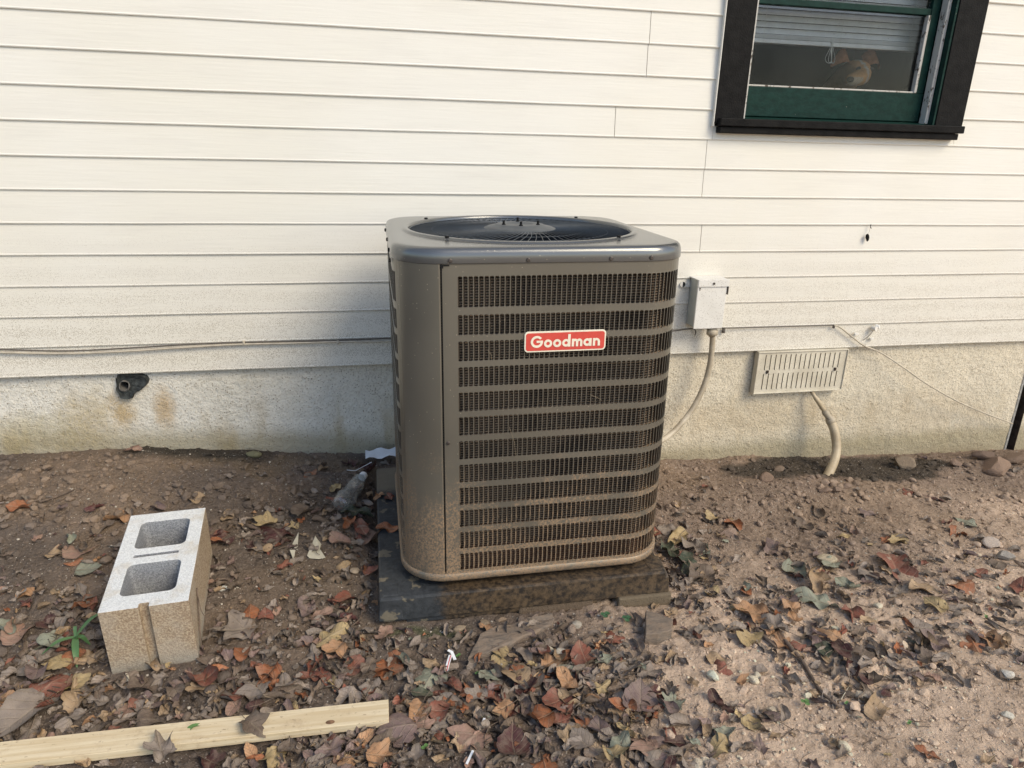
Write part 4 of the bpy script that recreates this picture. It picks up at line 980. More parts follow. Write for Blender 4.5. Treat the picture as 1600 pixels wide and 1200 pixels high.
def rock(name, p, sz, col, label, mat='stone', seed=0, rot=(0, 0, 0), cat='stone', sub=2, flat=0, cut=.0):
    bm = bmesh.new(); bmesh.ops.create_icosphere(bm, subdivisions=sub, radius=1); r_ = random.Random(seed)
    ax = [Vector((r_.uniform(-1, 1), r_.uniform(-1, 1), r_.uniform(-1, 1))).normalized() for _ in range(9)]; lv = [r_.uniform(.55, .85) for _ in ax]
    for v in bm.verts:
        for a, l in zip(ax, lv):
            d_ = v.co.dot(a)
            if d_ > l: v.co -= a*(d_-l)
        v.co = Vector((v.co.x*sz[0], v.co.y*sz[1], v.co.z*sz[2]))
    me = bpy.data.meshes.new(name); bm.to_mesh(me); bm.free()
    a = me.color_attributes.new('Col', 'FLOAT_COLOR', 'POINT'); c4 = np.ones((len(me.vertices), 4)); c4[:, :3] = col; a.data.foreach_set('color', c4.ravel())
    o = link(name, me, M[mat]); o.location = p; o.rotation_euler = rot; return tag(o, label, cat)
# paver under the right front of the pad
pv = UM @ Vector((.31, -.395, -.108))+ULOC; mb = MB(); mb.box(-.085, .075, -.012, .16, -.030, .0175)
o = mb.build('paver', M['stone'], None, bevel=.005); o.location = pv; o.rotation_euler = UM.to_euler(); tag(o, 'tan concrete paver propping the right front corner of the pad', 'paver')
a = o.data.color_attributes.new('Col', 'FLOAT_COLOR', 'POINT'); a.data.foreach_set('color', np.tile([.19, .15, .10, 1], len(o.data.vertices)).ravel())
pv = UM @ Vector((.04, -.385, -.112))+ULOC; mb = MB(); mb.box(-.10, .115, -.006, .12, -.03, .018)
o = mb.build('paver', M['stone'], None, bevel=.004); o.location = pv; o.rotation_euler = UM.to_euler(); tag(o, 'thin brown paver strip under the middle of the pad front', 'paver')
a = o.data.color_attributes.new('Col', 'FLOAT_COLOR', 'POINT'); a.data.foreach_set('color', np.tile([.17, .125, .085, 1], len(o.data.vertices)).ravel())

# ---------------------------------------------------------------- concrete block
mb = MB(); mb.box(-.097, .097, -.1985, .1985, 0, .194); bo = mb.build('tmpb', None)
cut = MB()
def core(y0, y1, x0, x1, r=.016):
    pl_ = [(x, z) for x, z in rrect(x1-x0, y1-y0, r, 5)]; cx_, cy_ = (x0+x1)/2, (y0+y1)/2; n = len(pl_)
    top_ = [(cx_+x*1.0, cy_+y*1.0, .20) for x, y in pl_]; bot = [(cx_+x*.90, cy_+y*.90, -.01) for x, y in pl_]
    cut.add(top_+bot, [tuple(range(n)), tuple(range(n, 2*n))[::-1]]+[(i, n+i, n+(i+1) % n, (i+1) % n) for i in range(n)])
core(-.150, -.030, -.062, .062); core(.036, .156, -.062, .062)
cut.box(-.056, .050, -.0010, .0090, .150, .21); cut.box(-.012, .010, -.21, -.184, -.01, .21)
co_ = cut.build('tmpc', None)
md = bo.modifiers.new('b', 'BOOLEAN'); md.object = co_; md.operation = 'DIFFERENCE'; md.solver = 'EXACT'
bv = bo.modifiers.new('v', 'BEVEL'); bv.width = .0032; bv.segments = 2; bv.limit_method = 'ANGLE'
bme = evalmesh(bo, 'concrete_block'); bpy.data.objects.remove(bo); bpy.data.objects.remove(co_)
bme.materials.clear(); bme.materials.append(M['block'])
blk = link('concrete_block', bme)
BRT = Matrix.Rotation(.0798, 3, 'Z') @ Matrix.Rotation(.0922, 3, 'X') @ Matrix.Rotation(-.0019, 3, 'Y')
blk.location = Vector((-.5556, 1.7509, CAMZ-1.2272)); blk.rotation_euler = BRT.to_euler()
tag(blk, 'hollow two-core concrete block tilted on the soil left of the condenser', 'concrete block')
# dry vine on its right side
q = [BRT @ Vector(p)+blk.location for p in ((.100, -.10, .15), (.101, -.13, .10), (.102, -.165, .04), (.105, -.18, .01))]
o = empty('dry_vine', q[-1], 'thin dry vine clinging to the right side of the concrete block', 'vine'); mb = MB(); mb.tube(spline(loc(q, o), 6), .0016, 6)
q = [BRT @ Vector(p)+blk.location for p in ((.100, -.10, .14), (.110, -.145, .115), (.128, -.165, .075), (.110, -.19, .02))]; mb.tube(spline(loc(q, o), 6), .0009, 5); mb.build('stem', M['twig'], o, True)

# ---------------------------------------------------------------- pale board
def flatpt(px, py, z): return zp(px, py, z)
zb0 = gh(flatpt(606, 1108, 0).x, flatpt(606, 1108, 0).y)+.020
A = flatpt(607, 1093, zb0); B = flatpt(611, 1126, zb0); C = flatpt(180, 1141, zb0-.002)
u = (A-C).normalized(); L_ = (A-C).length+.26; wd = (A-B).length*.98; n_ = Vector((-u.y, u.x, 0))
bd = empty('board', A+Vector((0, 0, -.018)), 'pale pine board lying among leaves at the lower left', 'board', rot=(0, 0, math.atan2(u.y, u.x)))
mb = MB(); mb.box(-L_, 0, -wd, 0, 0, .019); pb = mb.build('plank', M['pine'], bd, bevel=.0012)
kp = flatpt(516, 1129, zb0)-A; kx, ky = kp.dot(u), kp.dot(n_)
n = 16; v = [(kx+.010*math.cos(2*math.pi*i/n), ky+.006*math.sin(2*math.pi*i/n), .0194) for i in range(n)]
mb = MB(); mb.add(v, [tuple(range(n))]); mb.build('knot', M['knot'], bd)

# ---------------------------------------------------------------- bottle
pb0, pb1 = gp(532, 803), gp(568, 757); pb0.z += .030; pb1.z += .034
ax = (pb1-pb0).normalized(); Lb = (pb1-pb0).length; bt = empty('plastic_bottle', pb0, 'crumpled clear plastic bottle lying between the block and the pad', 'bottle', rot=ax.to_track_quat('Z', 'Y').to_euler())
prof = [(.001, 0), (.024, .001), (.030, .008), (.0315, .03), (.029, .036), (.0315, .042), (.029, .06), (.026, .075), (.0275, .082), (.031, .09), (.031, .115), (.028, .14), (.018, .160), (.0125, .168), (.0125, .172)]
sc_ = Lb/.18; n = 28; v = []
for r, z in prof:
    for i in range(n):
        a = 2*math.pi*i/n; k = 1+.16*math.sin(2*a+z*30)*min(1, z*20)*(1 if z < .15 else .1)+.06*math.sin(5*a+z*90)*(1 if z < .15 else 0); v.append((r*k*math.cos(a), r*k*math.sin(a), z*sc_))
mb = MB(); mb.add(v, [(k*n+i, k*n+(i+1) % n, (k+1)*n+(i+1) % n, (k+1)*n+i) for k in range(len(prof)-1) for i in range(n)]); mb.build('bottle_body', M['bottle'], bt, True)
mb = MB(); mb.tube([(0, 0, .170*sc_), (0, 0, .186*sc_)], .0145, 18); mb.build('bottle_cap', M['white_plastic'], bt, bevel=.001)
# white plastic sheet behind the pad
mb = MB(); a0, a1 = gp(572, 737), gp(640, 727); v = []
for i in range(12):
    for j in range(4):
        p = a0.lerp(a1, i/11); v.append((p.x-a0.x+.0, p.y-a0.y+j*.018, .022+.006*math.sin(i*1.3)*math.cos(j)+j*.004))
mb.add(v, [(i*4+j, (i+1)*4+j, (i+1)*4+j+1, i*4+j+1) for i in range(11) for j in range(3)]); o = mb.build('plastic_sheet', M['white_plastic'], None, True); o.location = a0
tag(o, 'scrap of white plastic sheet lying behind the back left corner of the pad', 'plastic scrap')
mb = MB(); mb.tube([(0, 0, 0), (.03, -.02, .004), (.09, -.01, .03)], .001, 5); o = mb.build('plastic_strap', M['white_plastic']); o.location = gp(542, 739, .012); tag(o, 'thin white strand pointing at the white plastic behind the pad', 'strand')

# ---------------------------------------------------------------- fallen leaves
PAL = {'rust orange': (.33, .115, .045), 'reddish brown': (.24, .080, .050), 'dull brown': (.155, .112, .082), 'greyish brown': (.26, .21, .17),
       'tan': (.40, .275, .16), 'golden tan': (.45, .33, .16), 'pinkish tan': (.33, .20, .145), 'pale grey green': (.27, .285, .21),
       'dark maroon': (.07, .020, .020), 'dark green': (.035, .055, .030), 'purplish brown': (.205, .14, .125), 'orange tan': (.44, .24, .12)}
def outline(kind, th, r_):
    """radius of the leaf edge at angle th (0 = tip, pi = stem)"""
    t = th
    if kind == 'lobed':
        r = np.zeros_like(t)
        for a, l, w_ in ((0, 1., .42), (1.0, .88, .40), (-1.0, .88, .40), (2.05, .62, .42), (-2.05, .62, .42)):
            d = np.abs((t-a+np.pi) % (2*np.pi)-np.pi); r = np.maximum(r, l*np.clip(1-d/w_*.46, 0, 1)**1.0)
        r = np.maximum(r, .50)
        return r*(1+.05*np.sin(t*17+r_))
    if kind == 'oval': return .5/np.sqrt((np.cos(t)/2.0)**2*1.0+(np.sin(t)/1.02)**2)*(1+.10*np.cos(t))*(1+.02*np.sin(t*23+r_))
    if kind == 'broad': return .78*(1+.16*np.cos(t)+.05*np.cos(3*t))*(1+.035*np.sin(t*13+r_)+.02*np.sin(t*29))*np.where(np.abs(t) < .22, 1+.25*(1-np.abs(t)/.22), 1)
    if kind == 'torn': return .70*(1+.22*np.sin(2*t+r_)+.16*np.sin(5*t+2*r_)+.08*np.sin(11*t))
    return .7+0*t
def leaf_geo(kind, col, size, curl, seed, N=36, K=5):
    r_ = np.random.RandomState(seed); th = np.linspace(-np.pi, np.pi, N, endpoint=False); ro = outline(kind, th, r_.rand()*6)
    P = [[0, 0]]; rho = [0]
    for k in range(1, K+1):
        f = (k/K)**.85
        P += [[ro[i]*f*math.sin(th[i]), ro[i]*f*math.cos(th[i])] for i in range(N)]; rho += [f]*N
    P = np.array(P); rho = np.array(rho); u, v = P[:, 0], P[:, 1]; uvs = np.stack([u*.5, v*.5+.5], 1)
    s1, s2 = r_.uniform(-1, 1), r_.uniform(-1, 1)
    z = .22*np.abs(u)*(r_.uniform(.2, 1))+.10*rho**2*np.sin(th[(np.arange(len(u))-1) % N]*r_.randint(2, 5)+r_.rand()*6)*(1 if curl < .3 else 1.8)
    z = z+.16*fbm(u*2.4+seed % 97, v*2.4, seed % 31, 3)+.05*fbm(u*9, v*9+seed % 53, 3, 2)
    kx = curl*r_.uniform(.8, 2.4)+.001; ax = r_.uniform(0, math.pi) if curl > .25 else math.pi/2*r_.uniform(.7, 1.3)
    ca, sa = math.cos(ax), math.sin(ax); a, b = u*ca+v*sa, -u*sa+v*ca
    a2 = np.sin(kx*a)/kx-z*np.sin(kx*a); z2 = (1-np.cos(kx*a))/kx+z*np.cos(kx*a)
    if curl > .2: z2 = z2+.22*curl*b*b*s1
    u2, v2 = a2*ca-b*sa, a2*sa+b*ca
    co = np.stack([u2, v2, z2], 1)*size*.5
    co[:, 2] -= np.percentile(co[:, 2], 12)
    F = [(0, 1+i, 1+(i+1) % N) for i in range(N)]
    for k in range(K-1):
        for i in range(N):
            a_, b_ = 1+k*N+i, 1+k*N+(i+1) % N; F.append((a_, a_+N, b_+N, b_))
    sh = (1+.30*fbm(u*3, v*3+seed % 41, 9, 3)*2)[:, None]
    c = np.array(col)[None]*sh*(.84 if max(col) < .99 else 1); ed = (rho > .9)[:, None]; c = np.where(ed, c*.78, c)
    return co, F, uvs, np.clip(c, 0, 1)
def add_leaf(p, kind, cname, size, curl, seed, tilt=.17, yaw=None, stem=True):
    r_ = random.Random(seed); co, F, uvs, c = leaf_geo(kind, PAL[cname], size, curl, seed)
    nb = len(co); me = mesh_np('fallen_leaf', co, F, True, c, uvs)
    o = link('fallen_leaf', me, M['leaf']); o.location = p
    flip = math.pi if r_.random() < .3 and curl < .6 else 0
    o.rotation_euler = (flip+r_.uniform(-tilt, tilt), r_.uniform(-tilt, tilt), yaw if yaw is not None else r_.uniform(0, 6.283))
    if flip: o.location.z += size*.05
    if stem and size > .03:
        mb = MB(); y0 = -size*.5*.5; q = [(0, y0*.2, size*.02), (0, y0, size*.02), (size*.05*r_.uniform(-1, 1), y0*2.0, size*.03), (size*.12*r_.uniform(-1, 1), y0*2.9, size*.05)]
        mb.tube(q, .0008, 4); mb.build('stem', M['twig'], o)
    return o
# (px, py, width px, colour, kind, curl) read off the photograph; each lies on the soil
LV = [(36, 794, 32, 'rust orange', 'broad', .5), (83, 867, 36, 'tan', 'lobed', .2), (118, 864, 44, 'pinkish tan', 'broad', .15), (115, 886, 20, 'rust orange', 'oval', .4), (134, 894, 34, 'pale grey green', 'broad', .15),
 (130, 945, 34, 'rust orange', 'broad', .8), (185, 810, 36, 'orange tan', 'broad', .5), (160, 827, 32, 'dull brown', 'torn', .4), (30, 992, 48, 'pinkish tan', 'broad', .3), (72, 975, 32, 'dark maroon', 'torn', .5),
 (80, 1012, 46, 'pale grey green', 'torn', .4), (97, 1042, 36, 'golden tan', 'broad', .3), (82, 1073, 60, 'reddish brown', 'broad', .4), (140, 1033, 38, 'tan', 'torn', .4), (50, 1118, 78, 'greyish brown', 'broad', .25),
 (122, 1102, 64, 'tan', 'lobed', .8), (10, 1105, 38, 'orange tan', 'broad', .3), (120, 995, 26, 'rust orange', 'torn', .3), (378, 985, 78, 'greyish brown', 'lobed', .2), (382, 1029, 32, 'rust orange', 'broad', .3),
 (425, 1055, 48, 'rust orange', 'lobed', .3), (320, 1068, 58, 'reddish brown', 'oval', 1.0), (402, 1083, 58, 'greyish brown', 'lobed', .3), (445, 1078, 40, 'greyish brown', 'oval', .3), (515, 1003, 50, 'golden tan', 'oval', .3),
 (500, 967, 30, 'pinkish tan', 'oval', .2), (527, 1020, 46, 'orange tan', 'lobed', .3), (600, 1048, 58, 'rust orange', 'lobed', .2), (508, 1062, 34, 'reddish brown', 'oval', .6), (485, 1060, 34, 'reddish brown', 'oval', .8),
 (438, 1095, 52, 'dull brown', 'oval', .8), (370, 1108, 34, 'pinkish tan', 'oval', .3), (400, 1108, 28, 'dark maroon', 'torn', .3), (345, 845, 44, 'dark maroon', 'broad', .4), (418, 822, 44, 'golden tan', 'lobed', .3),
 (432, 838, 52, 'dark maroon', 'broad', .3), (408, 865, 26, 'tan', 'oval', .3), (475, 800, 38, 'dull brown', 'broad', .3), (520, 780, 32, 'reddish brown', 'lobed', .4), (486, 740, 28, 'rust orange', 'lobed', .4),
 (345, 763, 28, 'dull brown', 'lobed', .2), (308, 781, 26, 'tan', 'broad', .3), (358, 808, 28, 'tan', 'oval', .3), (545, 821, 28, 'rust orange', 'torn', .8), (562, 828, 34, 'reddish brown', 'oval', .8),
 (578, 846, 52, 'pinkish tan', 'oval', .9), (568, 740, 34, 'dark maroon', 'broad', .9), (546, 726, 26, 'dark maroon', 'torn', .9), (535, 853, 34, 'pinkish tan', 'oval', .6), (556, 806, 40, 'dark green', 'oval', .5), (480, 955, 40, 'purplish brown', 'oval', .3),
 (415, 966, 24, 'reddish brown', 'broad', .8), (740, 1088, 44, 'rust orange', 'lobed', .3), (655, 1115, 38, 'orange tan', 'broad', .4), (690, 1118, 38, 'reddish brown', 'broad', .3), (675, 1058, 50, 'pale grey green', 'broad', .2),
 (658, 1090, 26, 'dark green', 'oval', .3), (632, 1143, 60, 'purplish brown', 'broad', .3), (779, 1018, 30, 'golden tan', 'broad', .3), (783, 1034, 32, 'golden tan', 'broad', .3), (806, 1060, 46, 'tan', 'broad', .2), (612, 1040, 50, 'rust orange', 'broad', .2),
 (857, 1044, 38, 'orange tan', 'lobed', .3), (912, 1033, 40, 'reddish brown', 'broad', .4), (790, 1112, 40, 'orange tan', 'lobed', .2), (874, 1103, 46, 'reddish brown', 'broad', .4), (848, 1128, 46, 'rust orange', 'broad', .5),
 (740, 1160, 78, 'pinkish tan', 'lobed', .4), (802, 1175, 52, 'dark maroon', 'broad', .5), (887, 1073, 38, 'orange tan', 'oval', .5), (850, 1195, 44, 'rust orange', 'broad', .3), (958, 1000, 36, 'reddish brown', 'broad', .2),
 (1012, 1052, 40, 'greyish brown', 'broad', .5), (1000, 1105, 56, 'purplish brown', 'broad', .3), (975, 1112, 42, 'rust orange', 'oval', .5), (1050, 1103, 44, 'pale grey green', 'lobed', .2), (1120, 1100, 32, 'dark maroon', 'oval', .9),
 (1165, 926, 26, 'rust orange', 'oval', .4), (1140, 930, 32, 'greyish brown', 'lobed', .3), (1180, 965, 46, 'orange tan', 'broad', .3), (1236, 956, 38, 'orange tan', 'lobed', .3), (1118, 1032, 30, 'tan', 'broad', .3), (1128, 1048, 34, 'reddish brown', 'torn', .3),
 (1172, 1130, 30, 'golden tan', 'broad', .5), (1130, 1152, 42, 'pale grey green', 'oval', .6), (1008, 1172, 56, 'pinkish tan', 'lobed', .2), (968, 1172, 44, 'pale grey green', 'oval', .4), (1188, 1170, 34, 'purplish brown', 'lobed', .3), (1055, 1162, 34, 'dark maroon', 'torn', .5),
 (1504, 916, 38, 'rust orange', 'broad', .3), (1332, 960, 34, 'reddish brown', 'broad', .6), (1278, 942, 52, 'pale grey green', 'oval', .3), (1275, 912, 46, 'tan', 'broad', 1.2), (1325, 918, 34, 'pale grey green', 'oval', 1.0), (1465, 952, 32, 'golden tan', 'broad', .6),
 (1436, 983, 34, 'greyish brown', 'broad', .2), (1463, 1007, 46, 'purplish brown', 'broad', .4), (1520, 1008, 48, 'rust orange', 'lobed', .4), (1545, 1000, 36, 'orange tan', 'broad', .6), (1330, 1050, 42, 'dark maroon', 'broad', 1.0), (1370, 1113, 44, 'tan', 'broad', .8), (1450, 1181, 28, 'rust orange', 'oval', .6),
 (1285, 1018, 28, 'dark green', 'broad', .2), (1299, 998, 42, 'orange tan', 'lobed', .4), (1430, 1056, 26, 'purplish brown', 'broad', .2), (1145, 820, 28, 'rust orange', 'broad', .5), (1113, 810, 24, 'golden tan', 'torn', .3), (1495, 834, 28, 'rust orange', 'broad', .5),
 (1510, 817, 34, 'pale grey green', 'oval', .3), (1402, 845, 36, 'golden tan', 'torn', .4), (1384, 847, 20, 'rust orange', 'torn', .3), (1400, 890, 62, 'reddish brown', 'torn', .4), (1254, 822, 30, 'dull brown', 'torn', .5), (1278, 800, 32, 'dull brown', 'oval', .6),
 (1355, 802, 34, 'purplish brown', 'torn', .4), (1416, 770, 24, 'reddish brown', 'torn', .4), (1457, 779, 26, 'dark maroon', 'oval', .4), (1530, 898, 26, 'reddish brown', 'oval', .4), (1300, 885, 36, 'pale grey green', 'oval', .5), (1436, 918, 38, 'tan', 'broad', .3),
 (1240, 893, 42, 'pale grey green', 'broad', .6), (1205, 860, 42, 'purplish brown', 'torn', .5), (1045, 865, 40, 'dark green', 'torn', .7), (1060, 845, 40, 'golden tan', 'oval', .6), (1075, 890, 46, 'dark green', 'torn', .7), (1100, 905, 46, 'dull brown', 'broad', .6),
 (1085, 860, 38, 'greyish brown', 'oval', .5), (1050, 830, 34, 'greyish brown', 'oval', .4), (1450, 1195, 1, 'tan', 'torn', .3), (1310, 1020, 40, 'dark maroon', 'torn', .5), (1225, 1010, 40, 'orange tan', 'lobed', .5), (1210, 985, 44, 'greyish brown', 'torn', .4),
 (1170, 1000, 44, 'golden tan', 'torn', .4), (1595, 925, 34, 'reddish brown', 'broad', .4), (1560, 880, 34, 'dull brown', 'torn', .4), (885, 1160, 36, 'tan', 'lobed', .4), (930, 1150, 44, 'greyish brown', 'lobed', .3), (958, 1185, 40, 'golden tan', 'oval', .5), (430, 1185, 50, 'golden tan', 'lobed', .3),
 (590, 1188, 56, 'orange tan', 'lobed', .3), (330, 1192, 44, 'dark maroon', 'torn', .5), (520, 1178, 46, 'purplish brown', 'torn', .5), (586, 1130, 34, 'greyish brown', 'torn', .6), (460, 1140, 1, 'tan', 'torn', .5)]
LV = [l for l in LV if l[2] > 5]
def px2m(p, px): return px*float(CM[2] @ (np.array(p)-np.array([0, 0, CAMZ])))/FPX
# where litter lies, as patches on the ground
PATCH = [((60, 1080), (150, 90), 1.), ((300, 1075), (190, 70), .95), ((520, 1010), (110, 80), .7), ((560, 1170), (160, 50), .9), ((720, 1130), (150, 80), 1.), ((860, 1090), (120, 90), 1.), ((960, 1090), (90, 110), .75),
         ((1080, 890), (60, 70), 1.), ((1190, 960), (100, 50), .75), ((1290, 1010), (90, 55), .6), ((1290, 900), (90, 45), .6), ((1440, 1010), (140, 55), .38), ((1540, 960), (80, 60), .45), ((1420, 890), (110, 30), .35), ((1130, 1140), (110, 60), .25),
         ((540, 830), (60, 60), .9), ((440, 830), (110, 40), .7), ((90, 960), (110, 60), .45), ((330, 930), (90, 70), .35), ((150, 850), (90, 50), .25), ((480, 900), (90, 50), .25), ((1350, 1070), (70, 50), .3), ((980, 1180), (120, 30), .6), ((700, 1010), (100, 30), .35)]
def dens(px, py):
    d = .02
    for (cx_, cy_), (rx, ry), a in PATCH: d = max(d, a*math.exp(-(((px-cx_)/rx)**2+((py-cy_)/ry)**2)))
    return d
dens0 = dens
LEAVES = []                                        # (object, colour, kind, curl, position)
for i, (px, py, w_, cn, kd, cu) in enumerate(LV):
    p = gp(px, py, .003); p.z += .010 if dens0(px, py) > .5 else 0; sz = px2m(p, w_)*1.32
    o = add_leaf(p, kd, cn, sz, cu*1.3, 500+i); LEAVES.append((o, cn, kd, cu, p))
# leaves on the board and on the pad
def onpad(px, py, cn, kd, w_, lb, seed):
    z = ULOC.z-.022; p = zp(px, py, z); o = add_leaf(p, kd, cn, px2m(p, w_)*1.2, .6, seed, .15); tag(o, lb, 'leaf')
onpad(593, 774, 'orange tan', 'lobed', 24, 'orange leaf on the back left corner of the dark pad', 901)
onpad(608, 778, 'reddish brown', 'torn', 20, 'reddish leaf touching the orange leaf on the dark pad', 902)
onpad(607, 826, 'rust orange', 'oval', 32, 'rust orange folded leaf on the pad beside the condenser left side', 903)
for px, py, w_, cn, kd, lb, sd_ in ((392, 1131, 62, 'dull brown', 'lobed', 'curled brown leaf resting on the middle of the pale board', 905), (252, 1172, 64, 'greyish brown', 'lobed', 'wrinkled greyish leaf lying over the near edge of the pale board', 906), (438, 1102, 1, 'tan', 'oval', '', 907)):
    if w_ < 5: continue
    p = flatpt(px, py, zb0+.004); o = add_leaf(p, kd, cn, px2m(p, w_)*1.2, .6, sd_, .2); tag(o, lb, 'leaf')

def blocked(p):
    l = BRT.inverted() @ (p-blk.location)
    if abs(l.x) < .10 and abs(l.y) < .205: return True
    l = UM.inverted() @ (p-ULOC)
    if -.45 < l.x < .385 and -.415 < l.y < .42: return True
    l = p-A; a_, b_ = l.dot(u), l.dot(n_)
    if -L_ < a_ < .0 and -wd-.004 < b_ < .004: return True
    return p.y > D-.0
def scatter(n, minp=0, dn=dens, seed=1):
    r_ = random.Random(seed); out = []; tries = 0
    while len(out) < n and tries < n*60:
        tries += 1
        px, py = r_.uniform(-60, 1660), r_.uniform(705, 1260)
        if r_.random() > dn(px, py): continue
        p = gpt(px, py)
        if blocked(p): continue
        out.append((Vector((p.x, p.y, gh(p.x, p.y))), r_.random(), px, py))
    return out
cw = ['dull brown']*8+['greyish brown']*12+['purplish brown']*3+['tan']*3+['pinkish tan']*2+['rust orange']*2+['reddish brown']*3+['pale grey green']*1+['dark maroon']+['orange tan']+['golden tan']
r_ = random.Random(5)
for i, (p, q_, px, py) in enumerate(scatter(150, seed=3)):
    kd = r_.choice(['lobed', 'broad', 'broad', 'torn', 'oval', 'lobed']); cn = r_.choice(cw); cu = r_.choice([.2, .3, .4, .7, .9])
    sz = r_.uniform(.045, .085)*(.8 if py < 900 else 1)
    p.z += .004+.008*r_.random(); o = add_leaf(p, kd, cn, sz, cu*1.4, 2000+i, .22); LEAVES.append((o, cn, kd, cu, p))
# every leaf gets its own description from its look and the thing it lies nearest to
LM = [('the hollow concrete block', Vector((-.55, 1.75, 0))), ('the clear plastic bottle', (pb0+pb1)/2), ('the pad front left corner', gpt(596, 985)), ('the paver under the pad', gpt(1040, 955)),
      ('the cut board end', gpt(611, 1110)), ('the flat dark slate', gpt(800, 995)), ('the bent pipe', gpt(1288, 752)), ('the thick bent stick', gpt(1270, 1060)),
      ('the lower right corner', gpt(1600, 1200)), ('the lower left corner', gpt(0, 1140)), ('the right edge rocks', gpt(1590, 820)), ('the two cream stones', gpt(866, 1018)), ('the upturned pale clod', gpt(1289, 878)), ('the left picture edge', gpt(0, 850))]
KN = {'lobed': 'lobed', 'broad': 'broad', 'torn': 'ragged', 'oval': 'narrow'}
buck = {}
for o, cn, kd, cu, p in LEAVES:
    dl = min(((p-l).xy.length, n) for n, l in LM); st_ = 'curled' if cu >= .6 else 'flat'
    buck.setdefault((cn, kd, st_, dl[1]), []).append((dl[0], o))
ORD = ['nearest', 'second nearest', 'third nearest', 'fourth nearest', 'fifth nearest', 'sixth nearest', 'seventh nearest', 'eighth nearest', 'ninth nearest']
for (cn, kd, st_, n), L in buck.items():
    for k, (d_, o) in enumerate(sorted(L, key=lambda a: a[0])):
        pos_ = ('lying ' if len(L) == 1 else ORD[min(k, 8)]+' to ')
        tag(o, f'{st_} {cn} {KN[kd]} leaf, {"sole such one near" if len(L) == 1 else ORD[min(k, 8)]+" to"} {n}', 'leaf', 'fallen leaves on the soil')

# leaf fragments nobody could count
VS, FS, CS, US = [], [], [], []; off = 0
tmpl = {}
for kd in ('lobed', 'broad', 'torn', 'oval'):
    tmpl[kd] = [leaf_geo(kd, (1, 1, 1), 1., r_.uniform(.3, 1.9), 40+k*7+len(kd), 16, 3) for k in range(9)]
def dens2(px, py): return min(1, dens(px, py)*1.2+.012)
for i, (p, q_, px, py) in enumerate(scatter(3300, dn=dens2, seed=9)):
    if i % 4 and any((p-q[4]).xy.length < .022 for q in LEAVES): continue
    co, F, uvs, c = r_.choice(tmpl[r_.choice(['torn', 'torn', 'broad', 'oval', 'lobed'])])
    sz = r_.uniform(.008, .030) if r_.random() < .50 else r_.uniform(.034, .068)
    Rm = np.array(Euler((r_.uniform(-.3, .3), r_.uniform(-.3, .3), r_.uniform(0, 6.28))).to_matrix())
    v = (co*np.array([r_.uniform(.5, 1), 1, 1])*sz) @ Rm.T+np.array([p.x, p.y, p.z+.002+.006*r_.random()])
    cl_c = np.array(PAL[r_.choice(cw+['dull brown']*9+['greyish brown']*26+['purplish brown']*5+['tan']*4)])*r_.uniform(.6, 1.35)
    VS.append(v); CS.append(c*cl_c); US.append(uvs); FS += [tuple(a+off for a in f) for f in F]; off += len(v)
me = mesh_np('leaf_litter', np.concatenate(VS), FS, True, np.concatenate(CS), np.concatenate(US))
tag(link('leaf_litter', me, M['leaf']), 'small broken leaf pieces strewn thickly over the soil', 'leaf litter', kind='stuff')

# ---------------------------------------------------------------- crumbs, gravel, twigs
def ico(sub):
    bm = bmesh.new(); bmesh.ops.create_icosphere(bm, subdivisions=sub, radius=1); v = np.array([x.co[:] for x in bm.verts]); f = np.array([[x.index for x in q.verts] for q in bm.faces]); bm.free(); return v, f
I1, I2 = ico(1), ico(2); TP = []
for k in range(14):
    for b in (I1, I2):
        v = b[0].copy(); rr_ = np.random.RandomState(k)
        for _ in range(8):
            a = rr_.randn(3); a /= np.linalg.norm(a); l = rr_.uniform(.5, .85); d_ = v @ a; v -= np.outer(np.clip(d_-l, 0, None), a)
        TP.append((v*np.array([1, rr_.uniform(.65, 1), rr_.uniform(.45, .8)]), b[1]))
def gravel(name, n, seed, lab, cat, dn, size, colf, big=False):
    r_ = random.Random(seed); VS, FS, CS = [], [], []; off = 0
    for i in range(n):
        for _ in range(20):
            px, py = r_.uniform(-40, 1640), 702+(1255-702)*r_.random()**1.0
            if r_.random() <= dn(px, py): break
        p = gpt(px, py)
        if blocked(p): continue
        sz = size(r_); v, f = TP[2*r_.randrange(14)+(1 if big else 0)]
        Rm = np.array(Euler((r_.uniform(-.3, .3), r_.uniform(-.3, .3), r_.uniform(0, 6.28))).to_matrix())
        z = gh(p.x, p.y)+sz*r_.uniform(.0, .35)
        v = (v*sz) @ Rm.T+np.array([p.x, p.y, z]); c = np.array(colf(r_, p, px, py)); VS.append(v); CS.append(np.tile(c, (len(v), 1))); FS.append(f+off); off += len(v)
    me = mesh_np(name, np.concatenate(VS), np.concatenate(FS).tolist(), False, np.concatenate(CS)); return tag(link(name, me, M['stone']), lab, cat, kind='stuff')
def soilc(r_, p, px, py):
    c = gsample(p.x, p.y)*r_.uniform(.75, 1.35)
    if r_.random() < .07: c = np.array([.55, .49, .40])*r_.uniform(.7, 1.2)
    return np.clip(c, 0, .8)
gravel('soil_crumbs', 22000, 21, 'small soil crumbs and grit covering the ground', 'soil crumbs', lambda x, y: .55+.45*math.exp(-((y-800)/110)**2), lambda r: .0015+.0050*r.random()**3, soilc)
gravel('soil_clods', 3000, 22, 'loose brown clods of soil, largest toward the house wall', 'soil clods', lambda x, y: .07+.93*math.exp(-((y-765)/65)**2), lambda r: .004+.016*r.random()**3, lambda r, p, a, b: np.clip(gsample(p.x, p.y)*r.uniform(.85, 1.3), 0, .7), True)
